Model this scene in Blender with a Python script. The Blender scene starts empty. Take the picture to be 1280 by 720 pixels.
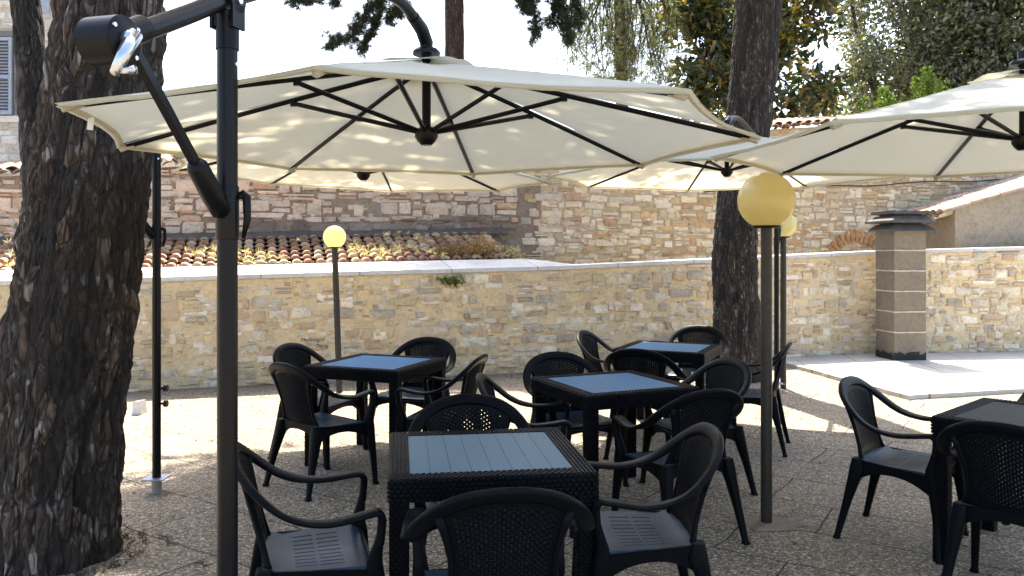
import bpy, bmesh, math, random
import numpy as np
from mathutils import Vector, Matrix, noise as mnoise
R_ = math.radians
random.seed(7); np.random.seed(7)
scene = bpy.context.scene
C = scene.collection

# ------------------------------------------------------------------ camera
cam_d = bpy.data.cameras.new('camera'); cam = bpy.data.objects.new('camera', cam_d); C.objects.link(cam)
cam.location = (0, 0, 1.56); cam.rotation_euler = (R_(90), 0, 0)
cam_d.sensor_width = 36; cam_d.lens = 28.125; cam_d.shift_y = -44/1280
cam_d.clip_start = 0.05; cam_d.clip_end = 2000
scene.camera = cam

# ------------------------------------------------------------------ sky, sun, exposure
SUN_EL, SUN_AZ = 61.0, -4.0           # azimuth measured from +Y towards +X
w = bpy.data.worlds.new('World'); scene.world = w; w.use_nodes = True
nt = w.node_tree; bg = nt.nodes['Background']
sky = nt.nodes.new('ShaderNodeTexSky'); sky.sky_type = 'NISHITA'; sky.sun_disc = False
sky.sun_elevation = R_(SUN_EL); sky.sun_rotation = R_(SUN_AZ)
sky.air_density = 1.0; sky.dust_density = 3.5; sky.ozone_density = 1.0
nt.links.new(sky.outputs[0], bg.inputs['Color']); bg.inputs['Strength'].default_value = 0.14
sd = bpy.data.lights.new('sun', 'SUN'); sun = bpy.data.objects.new('sun', sd); C.objects.link(sun)
sd.energy = 5.0; sd.angle = R_(0.53); sd.color = (1.0, 0.93, 0.81)
el, az = R_(SUN_EL), R_(SUN_AZ)
sdir = Vector((math.cos(el)*math.sin(az), math.cos(el)*math.cos(az), math.sin(el)))
sun.rotation_euler = sdir.to_track_quat('Z', 'Y').to_euler()
sun.location = (0, 10, 20)
scene.view_settings.view_transform = 'Standard'; scene.view_settings.look = 'None'
scene.view_settings.gamma = 1; scene.view_settings.exposure = 2.2
scene.render.engine = 'CYCLES'
scene.cycles.use_denoising = True
scene.cycles.max_bounces = 8; scene.cycles.transparent_max_bounces = 8

# ------------------------------------------------------------------ helpers
def lerp(a, b, t): return a+(b-a)*t
class MB:
    def __init__(s): s.v = []; s.f = []; s.c = []
    def add(s, vs, fs, col=None):
        o = len(s.v); s.v.extend([tuple(p) for p in vs]); s.f.extend([tuple(i+o for i in f) for f in fs])
        s.c.extend([col or (1, 1, 1)]*len(vs))
    def box(s, x0, x1, y0, y1, z0, z1, M=None, col=None):
        vs = [Vector((x, y, z)) for z in (z0, z1) for y in (y0, y1) for x in (x0, x1)]
        if M: vs = [M @ p for p in vs]
        s.add(vs, [(0,2,3,1),(4,5,7,6),(0,1,5,4),(2,6,7,3),(0,4,6,2),(1,3,7,5)], col)
    def ring_loft(s, rings, cap=True, col=None, closed=True):
        n = len(rings[0]); vs = [p for r in rings for p in r]; fs = []
        for i in range(len(rings)-1):
            for j in range(n if closed else n-1):
                k = (j+1) % n
                fs.append((i*n+j, i*n+k, (i+1)*n+k, (i+1)*n+j))
        if cap and closed:
            fs.append(tuple(range(n-1, -1, -1))); fs.append(tuple(range((len(rings)-1)*n, len(rings)*n)))
        s.add(vs, fs, col)
    def tube(s, pts, rad, n=10, cap=True, col=None, sq=None):
        pts = [Vector(p) for p in pts]
        if not isinstance(rad, (list, tuple)): rad = [rad]*len(pts)
        rings = []; up = None
        for i, p in enumerate(pts):
            d = (pts[min(i+1, len(pts)-1)]-pts[max(i-1, 0)]).normalized()
            if up is None:
                up = Vector((0, 0, 1)) if abs(d.z) < .9 else Vector((1, 0, 0))
            a = d.cross(up).normalized(); b = a.cross(d).normalized(); up = b
            rings.append([p+(a*math.cos(2*math.pi*(j+.5)/n)+b*math.sin(2*math.pi*(j+.5)/n))*rad[i] for j in range(n)])
        s.ring_loft(rings, cap, col)
    def lathe(s, prof, cx=0, cy=0, n=24, col=None):
        rings = [[Vector((cx+r*math.cos(2*math.pi*j/n), cy+r*math.sin(2*math.pi*j/n), z)) for j in range(n)] for r, z in prof]
        s.ring_loft(rings, True, col)
    def build(s, name, mat, parent=None, smooth=False, colour=False, angle=None):
        me = bpy.data.meshes.new(name); me.from_pydata(s.v, [], s.f); me.update()
        if colour:
            at = me.color_attributes.new('Col', 'FLOAT_COLOR', 'POINT')
            arr = np.ones((len(s.v), 4), dtype=np.float32); arr[:, :3] = np.array(s.c, dtype=np.float32)
            at.data.foreach_set('color', arr.ravel())
        me.materials.append(mat)
        if smooth: me.polygons.foreach_set('use_smooth', [True]*len(me.polygons))
        if angle is not None:
            me.polygons.foreach_set('use_smooth', [True]*len(me.polygons)); me.set_sharp_from_angle(angle=R_(angle))
        o = bpy.data.objects.new(name, me); C.objects.link(o)
        if parent: o.parent = parent
        return o
def catmull(P, sub):
    out = []; n = len(P)
    for i in range(n-1):
        p0, p1, p2, p3 = P[max(i-1,0)], P[i], P[i+1], P[min(i+2,n-1)]
        for k in range(sub):
            t = k/sub
            out.append(tuple(.5*((2*b)+(-a+c)*t+(2*a-5*b+4*c-d)*t*t+(-a+3*b-3*c+d)*t**3) for a, b, c, d in zip(p0, p1, p2, p3)))
    out.append(tuple(P[-1])); return out
def tag(o, label=None, cat=None, group=None, kind=None):
    if label: o['label'] = label
    if cat: o['category'] = cat
    if group: o['group'] = group
    if kind: o['kind'] = kind
    return o
def empty(name, loc, rz=0):
    o = bpy.data.objects.new(name, None); C.objects.link(o); o.location = loc; o.rotation_euler = (0, 0, rz)
    o.empty_display_size = .1; return o
def copy_tree(o, parent=None):
    c = o.copy(); C.objects.link(c)
    if parent: c.parent = parent
    for ch in list(o.children): copy_tree(ch, c)
    return c
def solidify(o, t):
    bm = bmesh.new(); bm.from_mesh(o.data); bmesh.ops.recalc_face_normals(bm, faces=bm.faces)
    bmesh.ops.solidify(bm, geom=bm.faces[:], thickness=t); bm.to_mesh(o.data); bm.free()
def ground_pt(px, py): 
    Y = 1560/(py-316); return Vector(((px-640)/1000*Y, Y, 0))

# ------------------------------------------------------------------ materials
class N:
    def __init__(s, name):
        s.m = bpy.data.materials.new(name); s.m.use_nodes = True; s.t = s.m.node_tree
        s.b = s.t.nodes['Principled BSDF']; s.out = s.t.nodes['Material Output']
    def n(s, typ, **kw):
        nd = s.t.nodes.new(typ)
        for k, v in kw.items(): setattr(nd, k, v)
        return nd
    def l(s, a, b): s.t.links.new(a, b)
    def coord(s, scale=(1,1,1), rot=(0,0,0), kind='Object'):
        tc = s.n('ShaderNodeTexCoord'); mp = s.n('ShaderNodeMapping')
        mp.inputs['Scale'].default_value = scale; mp.inputs['Rotation'].default_value = rot
        s.l(tc.outputs[kind], mp.inputs[0]); return mp.outputs[0]
    def noise(s, co, scale, detail=4, rough=.6, dist=0):
        nd = s.n('ShaderNodeTexNoise'); nd.inputs['Scale'].default_value = scale; nd.inputs['Detail'].default_value = detail
        nd.inputs['Roughness'].default_value = rough; nd.inputs['Distortion'].default_value = dist
        s.l(co, nd.inputs['Vector']); return nd.outputs['Fac']
    def ramp(s, fac, stops):
        nd = s.n('ShaderNodeValToRGB'); e = nd.color_ramp.elements
        while len(e) < len(stops): e.new(.5)
        for i, (p, c) in enumerate(stops): e[i].position = p; e[i].color = (*c, 1) if len(c) == 3 else c
        s.l(fac, nd.inputs[0]); return nd.outputs[0]
    def mix(s, fac, a, b, mode='MIX'):
        nd = s.n('ShaderNodeMix', data_type='RGBA', blend_type=mode)
        for sock, v in ((nd.inputs[0], fac), (nd.inputs[6], a), (nd.inputs[7], b)):
            if hasattr(v, 'links') or hasattr(v, 'is_linked'): s.l(v, sock)
            elif isinstance(v, (int, float)): sock.default_value = v
            else: sock.default_value = (*v, 1)
        return nd.outputs[2]
    def math(s, op, a, b=0.0):
        nd = s.n('ShaderNodeMath', operation=op)
        for sock, v in ((nd.inputs[0], a), (nd.inputs[1], b)):
            if isinstance(v, (int, float)): sock.default_value = v
            else: s.l(v, sock)
        return nd.outputs[0]
    def bump(s, h, strength=.5, dist=.01, prev=None):
        nd = s.n('ShaderNodeBump'); nd.inputs['Strength'].default_value = strength; nd.inputs['Distance'].default_value = dist
        s.l(h, nd.inputs['Height'])
        if prev is not None: s.l(prev, nd.inputs['Normal'])
        s.l(nd.outputs[0], s.b.inputs['Normal']); return nd.outputs[0]
    def col(s, v):
        if isinstance(v, tuple): s.b.inputs['Base Color'].default_value = (*v, 1)
        else: s.l(v, s.b.inputs['Base Color'])
    def rough(s, v):
        if isinstance(v, (int, float)): s.b.inputs['Roughness'].default_value = v
        else: s.l(v, s.b.inputs['Roughness'])
M = {}
def simple(key, col, rough=.5, var=.25, scale=20, bump=.1, metal=0, spec=.5, coat=0, dust=False):
    x = N(key); co = x.coord()
    f = x.noise(co, scale, 5); g = x.noise(co, scale*.13, 3)
    dark = tuple(c*(1-var) for c in col); lite = tuple(min(1, c*(1+var)) for c in col)
    c1 = x.ramp(f, [(.3, dark), (.7, lite)])
    c2 = x.mix(x.math('MULTIPLY', g, .5), c1, dark)
    if dust:
        gn = x.n('ShaderNodeNewGeometry'); sx = x.n('ShaderNodeSeparateXYZ'); x.l(gn.outputs['Normal'], sx.inputs[0])
        up = x.ramp(sx.outputs[2], [(.45, (0,0,0)), (1, (1,1,1))]); dn = x.ramp(x.noise(co, 7, 6, .7), [(.38, (0,0,0)), (.75, (.10,.10,.10))])
        c2 = x.mix(x.math('MULTIPLY', up, dn), c2, (.20, .19, .17))
    x.col(c2); x.rough(x.math('ADD', rough-.1, x.math('MULTIPLY', g, .2)))
    if bump: x.bump(f, bump, .003)
    x.b.inputs['Metallic'].default_value = metal; x.b.inputs['Specular IOR Level'].default_value = spec
    M[key] = x.m; return x.m
simple('dark_plastic', (.0036, .0046, .0062), .38, .25, 60, .06, 0, .06, dust=True)
simple('seat_plastic', (.024, .046, .070), .36, .3, 30, .06, 0, .15, dust=True)  # bluer and lighter than the shell: sky sheen put into the seat colour
simple('black_plastic', (.005, .005, .006), .38, .2, 60, .05, 0, .15)
simple('dark_metal', (.005, .0056, .007), .32, .2, 50, .04, 0, .18)
simple('grey_metal', (.040, .036, .030), .40, .3, 30, .1, .2, .25)
simple('bright_metal', (.55, .55, .56), .25, .15, 40, .02, .9)
simple('galvanised', (.35, .38, .48), .4, .2, 40, .05, .6)
simple('pale_pipe', (.30, .28, .24), .7, .3, 30, .1)
simple('flashing', (.045, .042, .038), .9, .5, 14, .5)
simple('cap_concrete', (.085, .078, .066), .9, .4, 14, .5)
simple('shutter', (.30, .34, .40), .7, .15, 12, .05)
simple('wood_frame', (.16, .15, .14), .7, .2, 12, .1)
simple('white_stone', (.62, .58, .52), .85, .15, 25, .4)
simple('grey_bin', (.26, .26, .25), .6, .15, 10, .05)
simple('graffiti', (.05, .045, .05), .9, .2, 40, 0)
simple('cable', (.03, .03, .03), .6, .2, 30, 0)
simple('twig', (.05, .035, .025), .9, .3, 60, .3)
simple('fabric_tag', (.75, .75, .72), .8, .05, 30, 0)
def panel_mat(key, ca, cb):
    x = N(key); co = x.coord()
    f = x.noise(co, 6, 5, .65); g = x.noise(co, 90, 4)
    x.col(x.ramp(f, [(.3, ca), (.7, cb)]))
    x.rough(x.math('ADD', .26, x.math('MULTIPLY', f, .22))); x.bump(g, .08, .002); x.b.inputs['Specular IOR Level'].default_value = .05; M[key] = x.m
panel_mat('table_panel', (.035,.165,.35), (.065,.215,.42)); panel_mat('table_panel_dark', (.022,.027,.034), (.040,.047,.056)); panel_mat('table_panel_soft_sheen', (.065,.165,.29), (.10,.215,.35)); panel_mat('table_panel_pale_sheen', (.095,.16,.20), (.135,.205,.245))  # sky sheen and sun brightness of each tabletop painted into its panel colour
def fabric():
    x = N('canopy_fabric'); co = x.coord()
    f = x.noise(co, 2.5, 5, .6); g = x.noise(co, 380, 2)
    c = x.ramp(f, [(.3, (.56, .545, .43)), (.7, (.61, .595, .485))]); x.col(c); x.rough(.85)
    x.b.inputs['Specular IOR Level'].default_value = .15
    nb = x.bump(g, .1, .001)
    nb2 = x.bump(x.noise(co, 5, 3, .5), .12, .03, nb)
    tr = x.n('ShaderNodeBsdfTranslucent'); x.l(x.mix(.7, c, (.82, .72, .48)), tr.inputs['Color'])
    ms = x.n('ShaderNodeMixShader'); ms.inputs[0].default_value = .34
    x.l(x.b.outputs[0], ms.inputs[1]); x.l(tr.outputs[0], ms.inputs[2]); x.l(ms.outputs[0], x.out.inputs[0]); M['canopy'] = x.m
fabric()
def globe(key, col, tcol, mixf):
    x = N(key); co = x.coord(); f = x.noise(co, 7, 4, .6)
    c = x.mix(f, tuple(v*.82 for v in col), col); x.col(c); x.rough(.14); x.b.inputs['Coat Weight'].default_value = .3
    tr = x.n('ShaderNodeBsdfTranslucent'); tr.inputs['Color'].default_value = (*tcol, 1)
    ms = x.n('ShaderNodeMixShader'); ms.inputs[0].default_value = mixf
    x.l(x.b.outputs[0], ms.inputs[1]); x.l(tr.outputs[0], ms.inputs[2]); x.l(ms.outputs[0], x.out.inputs[0]); M[key] = x.m
globe('globe_amber', (.76, .62, .28), (.94, .83, .44), .55)
globe('globe_pale', (.72, .66, .38), (.95, .88, .48), .6)
def stone_mat(key, bump=.6, rough=.9, smear=None):
    x = N(key); at = x.n('ShaderNodeVertexColor', layer_name='Col'); co = x.coord()
    f = x.noise(co, 9, 6, .7, .5); g = x.noise(co, 55, 5, .7)
    v = x.ramp(f, [(.25, (.52, .48, .42)), (.48, (1, 1, 1)), (.8, (1.22, 1.2, 1.15))])
    c = x.mix(1.0, at.outputs[0], v, 'MULTIPLY')
    c = x.mix(x.ramp(g, [(.58, (0, 0, 0)), (.74, (.55, .55, .55))]), c, (.11, .09, .07))
    if smear:
        c = x.mix(x.ramp(x.noise(co, 5, 7, .75, .4), [(.57, (0, 0, 0)), (.66, (.9, .9, .9))]), c, smear)
        st = x.noise(x.coord((3, 3, 26)), 2.2, 6, .8, 1.2); c = x.mix(x.ramp(st, [(.60, (0,0,0)), (.68, (.75,.75,.75))]), c, (.13, .10, .07))
    cr = x.noise(x.coord((5, 5, 30)), 2.6, 6, .8, 1.5); c = x.mix(x.ramp(cr, [(.60, (0,0,0)), (.66, (.7,.7,.7))]), c, (.10,.08,.06))
    x.col(c); x.rough(rough); h = x.math('ADD', x.math('MULTIPLY', f, 1.2), x.math('MULTIPLY', g, .55)); x.bump(h, bump, .03); M[key] = x.m
stone_mat('stone'); stone_mat('stone_low', .9, smear=(.66, .51, .30))
def mortar_mat(key, a, b, c3, bump=.7):
    x = N(key); co = x.coord()
    f = x.noise(co, 1.3, 5, .6); g = x.noise(co, 14, 7, .72, .6); h = x.noise(co, 80, 4, .7)
    c = x.mix(x.ramp(f, [(.35, (0,0,0)), (.65, (1,1,1))]), a, b)
    c = x.mix(x.ramp(g, [(.45, (0,0,0)), (.75, (.8,.8,.8))]), c, c3)
    if key.startswith('mortar'):
        st = x.noise(x.coord((3, 3, 24)), 1.9, 6, .8, 1.4); c = x.mix(x.ramp(st, [(.60, (0,0,0)), (.67, (.7,.7,.7))]), c, tuple(v*.55 for v in c3))
    x.col(c); x.rough(.95); x.bump(x.math('ADD', g, x.math('MULTIPLY', h, .4)), bump, .05); M[key] = x.m
mortar_mat('mortar_ochre', (.80, .61, .33), (.70, .55, .35), (.44, .34, .215))
mortar_mat('mortar_brown', (.33, .255, .175), (.40, .32, .215), (.13, .095, .06))
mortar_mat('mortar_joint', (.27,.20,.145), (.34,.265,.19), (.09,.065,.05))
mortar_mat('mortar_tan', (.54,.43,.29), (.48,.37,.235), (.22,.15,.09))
mortar_mat('mortar_dark', (.10,.085,.07), (.14,.115,.095), (.05,.045,.04))
mortar_mat('plaster_grey', (.29, .235, .165), (.36, .30, .22), (.15, .12, .085), .35)
mortar_mat('plaster_pale', (.52, .48, .41), (.46, .42, .35), (.33, .30, .25), .3)
mortar_mat('block_concrete', (.19, .155, .108), (.22, .18, .13), (.115, .09, .063), .35)
mortar_mat('coping_concrete', (.60, .58, .55), (.66, .64, .61), (.40, .39, .36), .3)
def coping_mat():
    x = N('coping_jointed'); co = x.coord(); f = x.noise(co, 1.4, 6, .65); g = x.noise(co, 30, 6, .75)
    c = x.ramp(f, [(.3, (.46,.445,.41)), (.7, (.66,.64,.60))]); c = x.mix(x.ramp(g, [(.52, (0,0,0)), (.72, (.7,.7,.7))]), c, (.24,.22,.19))
    br = x.n('ShaderNodeTexBrick'); br.offset = 0; br.inputs['Scale'].default_value = 1; br.inputs['Mortar Size'].default_value = .007; br.inputs['Brick Width'].default_value = 1.15; br.inputs['Row Height'].default_value = 400
    x.l(x.coord((1,1,1),(0,0,-.304)), br.inputs['Vector']); c = x.mix(x.math('MULTIPLY', br.outputs['Fac'], .75), c, (.13,.12,.10))
    x.col(c); x.rough(.95); x.bump(g, .5, .02); M['coping_jointed'] = x.m
coping_mat()
mortar_mat('joint_mortar', (.48, .44, .36), (.52, .47, .39), (.35, .31, .25), .4)
mortar_mat('damp_base', (.06, .055, .05), (.08, .07, .06), (.03, .03, .03), .4)
def tile_mat():
    x = N('terracotta'); at = x.n('ShaderNodeVertexColor', layer_name='Col'); co = x.coord()
    f = x.noise(co, 10, 6, .7, .4); g = x.noise(co, 60, 4, .7)
    c = x.mix(1.0, at.outputs[0], x.ramp(f, [(.3, (.55, .5, .46)), (.65, (1.1, 1.1, 1.1))]), 'MULTIPLY')
    c = x.mix(x.ramp(g, [(.55, (0,0,0)), (.7, (.5,.5,.5))]), c, (.30, .28, .20))
    x.col(c); x.rough(.9); x.bump(g, .4, .01); M['terracotta'] = x.m
tile_mat()
def bark_mat(key, a, b, c3, scale=1.0):
    x = N(key); at = x.n('ShaderNodeVertexColor', layer_name='Col'); co = x.coord((1, 1, .28))
    vo = x.n('ShaderNodeTexVoronoi', feature='DISTANCE_TO_EDGE'); vo.inputs['Scale'].default_value = 26*scale
    wv = x.n('ShaderNodeVectorMath', operation='ADD'); nz = x.n('ShaderNodeTexNoise'); nz.inputs['Scale'].default_value = 9*scale
    x.l(co, nz.inputs['Vector']); sc = x.n('ShaderNodeVectorMath', operation='SCALE'); sc.inputs['Scale'].default_value = .10
    x.l(nz.outputs['Color'], sc.inputs[0]); x.l(co, wv.inputs[0]); x.l(sc.outputs[0], wv.inputs[1]); x.l(wv.outputs[0], vo.inputs['Vector'])
    edge = x.ramp(vo.outputs['Distance'], [(.0, (0,0,0)), (.22, (1,1,1))])
    v2 = x.n('ShaderNodeTexVoronoi'); v2.inputs['Scale'].default_value = 44*scale; x.l(wv.outputs[0], v2.inputs['Vector'])
    sp = x.n('ShaderNodeSeparateColor'); x.l(v2.outputs['Color'], sp.inputs[0])
    f = x.noise(co, 30*scale, 6, .75); g = x.noise(co, 9*scale, 4, .6)
    c = x.mix(x.ramp(g, [(.35, (0,0,0)), (.68, (1,1,1))]), a, b)
    c = x.mix(x.ramp(f, [(.56, (0,0,0)), (.75, (.9,.9,.9))]), c, c3)
    c = x.mix(x.ramp(sp.outputs[0], [(.80, (0,0,0)), (.90, (.8,.8,.8))]), c, c3)
    c = x.mix(x.ramp(sp.outputs[1], [(.5, (0,0,0)), (.8, (.7,.7,.7))]), c, tuple(v*.5 for v in a))
    c = x.mix(1.0, c, at.outputs[0], 'MULTIPLY')
    x.col(x.mix(edge, tuple(v*.4 for v in a), c)); x.rough(.95)
    x.bump(x.math('ADD', x.math('MULTIPLY', sp.outputs[2], .5), x.math('ADD', x.math('MULTIPLY', edge, .6), x.math('MULTIPLY', f, 1.1))), 1.0, .045); M[key] = x.m
bark_mat('bark_dark', (.062, .041, .027), (.18, .122, .083), (.40, .345, .30))
bark_mat('bark_brown', (.062, .046, .036), (.15, .115, .09), (.32, .29, .26), 1.2)
bark_mat('bark_red', (.10, .060, .042), (.14, .085, .06), (.22, .16, .13), 1.2)
def leaf_mat(key, trans=.4, rough=.5):
    x = N(key); at = x.n('ShaderNodeVertexColor', layer_name='Col'); x.col(at.outputs[0]); x.rough(rough)
    tr = x.n('ShaderNodeBsdfTranslucent'); x.l(x.mix(1.0, at.outputs[0], (1.6, 1.7, .8), 'MULTIPLY'), tr.inputs['Color'])
    ms = x.n('ShaderNodeMixShader'); ms.inputs[0].default_value = trans
    x.l(x.b.outputs[0], ms.inputs[1]); x.l(tr.outputs[0], ms.inputs[2]); x.l(ms.outputs[0], x.out.inputs[0]); M[key] = x.m
leaf_mat('leaf'); leaf_mat('leaf_glossy', .25, .3); leaf_mat('needle', .25, .6); leaf_mat('dry', .35, .8)
def ground_mat():
    x = N('ground'); co = x.coord(); rc = x.coord((1,1,1), (0,0,R_(34)))
    big = x.noise(co, .7, 5, .6); mid = x.noise(co, 6, 6, .7); 
    vo = x.n('ShaderNodeTexVoronoi'); vo.inputs['Scale'].default_value = 105; x.l(co, vo.inputs['Vector'])
    sep = x.n('ShaderNodeSeparateColor'); x.l(vo.outputs['Color'], sep.inputs[0])
    peb = x.ramp(sep.outputs[0], [(0, (.012, .010, .008)), (.35, (.125, .10, .068)), (.7, (.35, .285, .20)), (1, (.85, .735, .55))])
    base = x.ramp(mid, [(.3, (.16, .127, .085)), (.7, (.36, .295, .21))])
    c = x.mix(.68, base, peb)
    gr = x.noise(co, 38, 5, .75); c = x.mix(1.0, c, x.ramp(gr, [(.36, (.28,.27,.26)), (.5, (.95,.95,.95)), (.66, (1.6,1.58,1.5))]), 'MULTIPLY')
    c = x.mix(x.ramp(big, [(.35, (0,0,0)), (.7, (.5,.5,.5))]), c, (.25, .20, .14))
    # slab joints, wandering and broken
    nz = x.n('ShaderNodeTexNoise'); nz.inputs['Scale'].default_value = 2.2; nz.inputs['Detail'].default_value = 5; x.l(rc, nz.inputs['Vector'])
    sc = x.n('ShaderNodeVectorMath', operation='SCALE'); sc.inputs['Scale'].default_value = .09; x.l(nz.outputs['Color'], sc.inputs[0])
    ad = x.n('ShaderNodeVectorMath', operation='ADD'); x.l(rc, ad.inputs[0]); x.l(sc.outputs[0], ad.inputs[1])
    br = x.n('ShaderNodeTexBrick'); br.inputs['Scale'].default_value = 1; br.inputs['Mortar Size'].default_value = .005
    br.inputs['Mortar Smooth'].default_value = .3; br.inputs['Brick Width'].default_value = 1.05; br.inputs['Row Height'].default_value = .52; br.offset = .37
    br.inputs['Color1'].default_value = (1,1,1,1); br.inputs['Color2'].default_value = (.88,.88,.88,1)
    x.l(ad.outputs[0], br.inputs['Vector'])
    brk = x.ramp(x.noise(co, 3.1, 4, .6), [(.46, (0,0,0)), (.56, (1,1,1))])
    jf = x.math('MULTIPLY', br.outputs['Fac'], brk)
    c = x.mix(1.0, c, br.outputs['Color'], 'MULTIPLY')
    c = x.mix(x.math('MULTIPLY', jf, .85), c, (.05, .042, .034))
    x.col(c); x.rough(.92)
    h = x.math('SUBTRACT', x.math('ADD', x.math('MULTIPLY', vo.outputs['Distance'], -.5), x.math('MULTIPLY', mid, 1.3)), x.math('MULTIPLY', jf, 1.6))
    x.bump(h, 1.0, .02); M['ground'] = x.m
ground_mat()
def slab_mat():
    x = N('slab'); co = x.coord(); f = x.noise(co, 1.5, 6, .65); g = x.noise(co, 45, 5, .7)
    c = x.ramp(f, [(.3, (.36, .335, .29)), (.7, (.50, .47, .42))]); c = x.mix(x.ramp(g, [(.5, (0,0,0)), (.8, (.5,.5,.5))]), c, (.22, .2, .17))
    br = x.n('ShaderNodeTexBrick'); br.inputs['Scale'].default_value = 1; br.inputs['Mortar Size'].default_value = .008; br.inputs['Brick Width'].default_value = 1.6; br.inputs['Row Height'].default_value = 1.3; x.l(x.coord((1,1,1),(0,0,R_(8))), br.inputs['Vector'])
    c = x.mix(x.math('MULTIPLY', br.outputs['Fac'], .8), c, (.10,.09,.075))
    x.col(c); x.rough(.9); x.bump(g, .5, .01); M['slab'] = x.m
slab_mat()

# ------------------------------------------------------------------ ground
g = MB(); g.add([(-300,-300,0),(300,-300,0),(300,300,0),(-300,300,0)], [(0,1,2,3)])
tag(g.build('ground', M['ground']), kind='structure')
g = MB()
poly = [(3.72,11.55),(3.78,10.9),(3.95,9.9),(4.19,8.48),(6.0,8.98),(9,9.8),(16,11.6),(16,12.9),(8,12.25),(5.2,11.95)]
rag = []
for (xa, ya), (xb, yb) in zip(poly, poly[1:]+poly[:1]):
    k = max(1, int(math.hypot(xb-xa, yb-ya)/.12)) if ya < 11 or yb < 11 else 1
    for i in range(k): rag.append((lerp(xa,xb,i/k)+(random.uniform(-.012,.012) if k > 1 else 0), lerp(ya,yb,i/k)+(random.uniform(-.012,.012) if k > 1 else 0)))
poly = rag
n = len(poly); g.add([(x,y,.05) for x,y in poly]+[(x,y,-.02) for x,y in poly], [tuple(range(n-1,-1,-1))]+[(i,(i+1)%n,(i+1)%n+n,i+n) for i in range(n)])
pv = g.build('pavement', M['slab']); tag(pv, kind='structure')

# ------------------------------------------------------------------ rubble walls
def jit(c, a): 
    k = 1+random.uniform(-a, a); return tuple(max(.004, v*k*(1+random.uniform(-.018,.018))) for v in c)
def stone_blob(mb, P, u0, u1, v0, v1, depth, col, rough=.12, sq=3.2):
    cu, cv, hu, hv = (u0+u1)/2, (v0+v1)/2, (u1-u0)/2, (v1-v0)/2
    outl = []
    for (sa, sb) in ((-1,-1),(1,-1),(1,1),(-1,1)):
        c1, c2 = random.uniform(.08,.42), random.uniform(.10,.5); e = 1-rough*random.random()*.8; f = 1-rough*random.random()*1.2
        p1, p2 = (sa*e*(1-c1), sb*f), (sa*e, sb*f*(1-c2)); mid = ((p1[0]+p2[0])/2*1.09, (p1[1]+p2[1])/2*1.09)
        outl += [p1, mid, p2] if sa*sb < 0 else [p2, mid, p1]
    n = len(outl); vs = []; tx, ty = random.uniform(-.35,.35), random.uniform(-.35,.35)
    for k, d in ((1.0, -.015), (.95, depth*.6), (.72, depth)):
        for (a, b) in outl:
            vs.append(P(cu+a*hu*k, cv+b*hv*k, d*(1+tx*a+ty*b+random.uniform(-.3,.3)) if d > 0 else d))
    vs.append(P(cu, cv, depth*random.uniform(.8,1.25)))
    fs = []
    for r in range(2):
        for j in range(n):
            k = (j+1) % n; fs.append((r*n+j, r*n+k, (r+1)*n+k, (r+1)*n+j))
    for j in range(n): fs.append((2*n+j, 2*n+(j+1)%n, 3*n))
    mb.add(vs, fs, col)
def chips(mb, P, L, top, count, size, depth, colour, bottom=0.0):
    for _ in range(count):
        u = random.uniform(.1, L-.1); v = random.uniform(bottom, interp(u, top)-.02); a = random.uniform(*size); b = a*random.uniform(.3,.75)
        stone_blob(mb, P, u-a/2, u+a/2, v-b/2, v+b/2, depth*random.uniform(.5,1.2), colour(u, v), .2)
def wall_fn(path):
    L = [0]
    for a, b in zip(path, path[1:]): L.append(L[-1]+math.dist(a, b))
    def P(u, v, d):
        i = 0
        while i < len(path)-2 and u > L[i+1]: i += 1
        a, b = path[i], path[i+1]; t = (u-L[i])/(L[i+1]-L[i]); dx, dy = (b[0]-a[0])/(L[i+1]-L[i]), (b[1]-a[1])/(L[i+1]-L[i])
        return (lerp(a[0],b[0],t)+dy*d, lerp(a[1],b[1],t)-dx*d, v)
    return P, L
def interp(x, pts):
    for (a, fa), (b, fb) in zip(pts, pts[1:]):
        if x <= b: return lerp(fa, fb, max(0,(x-a)/(b-a)))
    return pts[-1][1]
def lay(mb, P, L, top, hrange, wrange, keep, joint, depth, colour, split=.2, rough=.12, sq=3.2, uoff=0, bottom=0.0):
    v = bottom
    while v < max(t for _, t in top)+.1:
        h = random.uniform(*hrange); u = random.uniform(-.1, 0)
        while u < L:
            wd = random.uniform(*wrange)*(1 if random.random() < .8 else 1.5); u1 = min(u+wd, L)
            tp = interp((u+u1)/2, top)
            dv = random.uniform(-.035, .03)
            if u1-u > .06 and u > 0 and v+h+dv <= tp+.02 and random.random() < keep(u, v):
                cells = [(v+dv, v+h+dv)]
                if random.random() < split: m = v+h*random.uniform(.4,.6)+dv; cells = [(v+dv, m), (m, v+h+dv)]
                for a, b in cells:
                    j = joint*random.uniform(.5, 1.6)
                    if b-a > 2.2*j: stone_blob(mb, P, u+j, u1-j, a+j, b-j, depth*random.uniform(.3,1.3), colour(u, (a+b)/2), rough, sq)
            u = u1
        v += h
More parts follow.
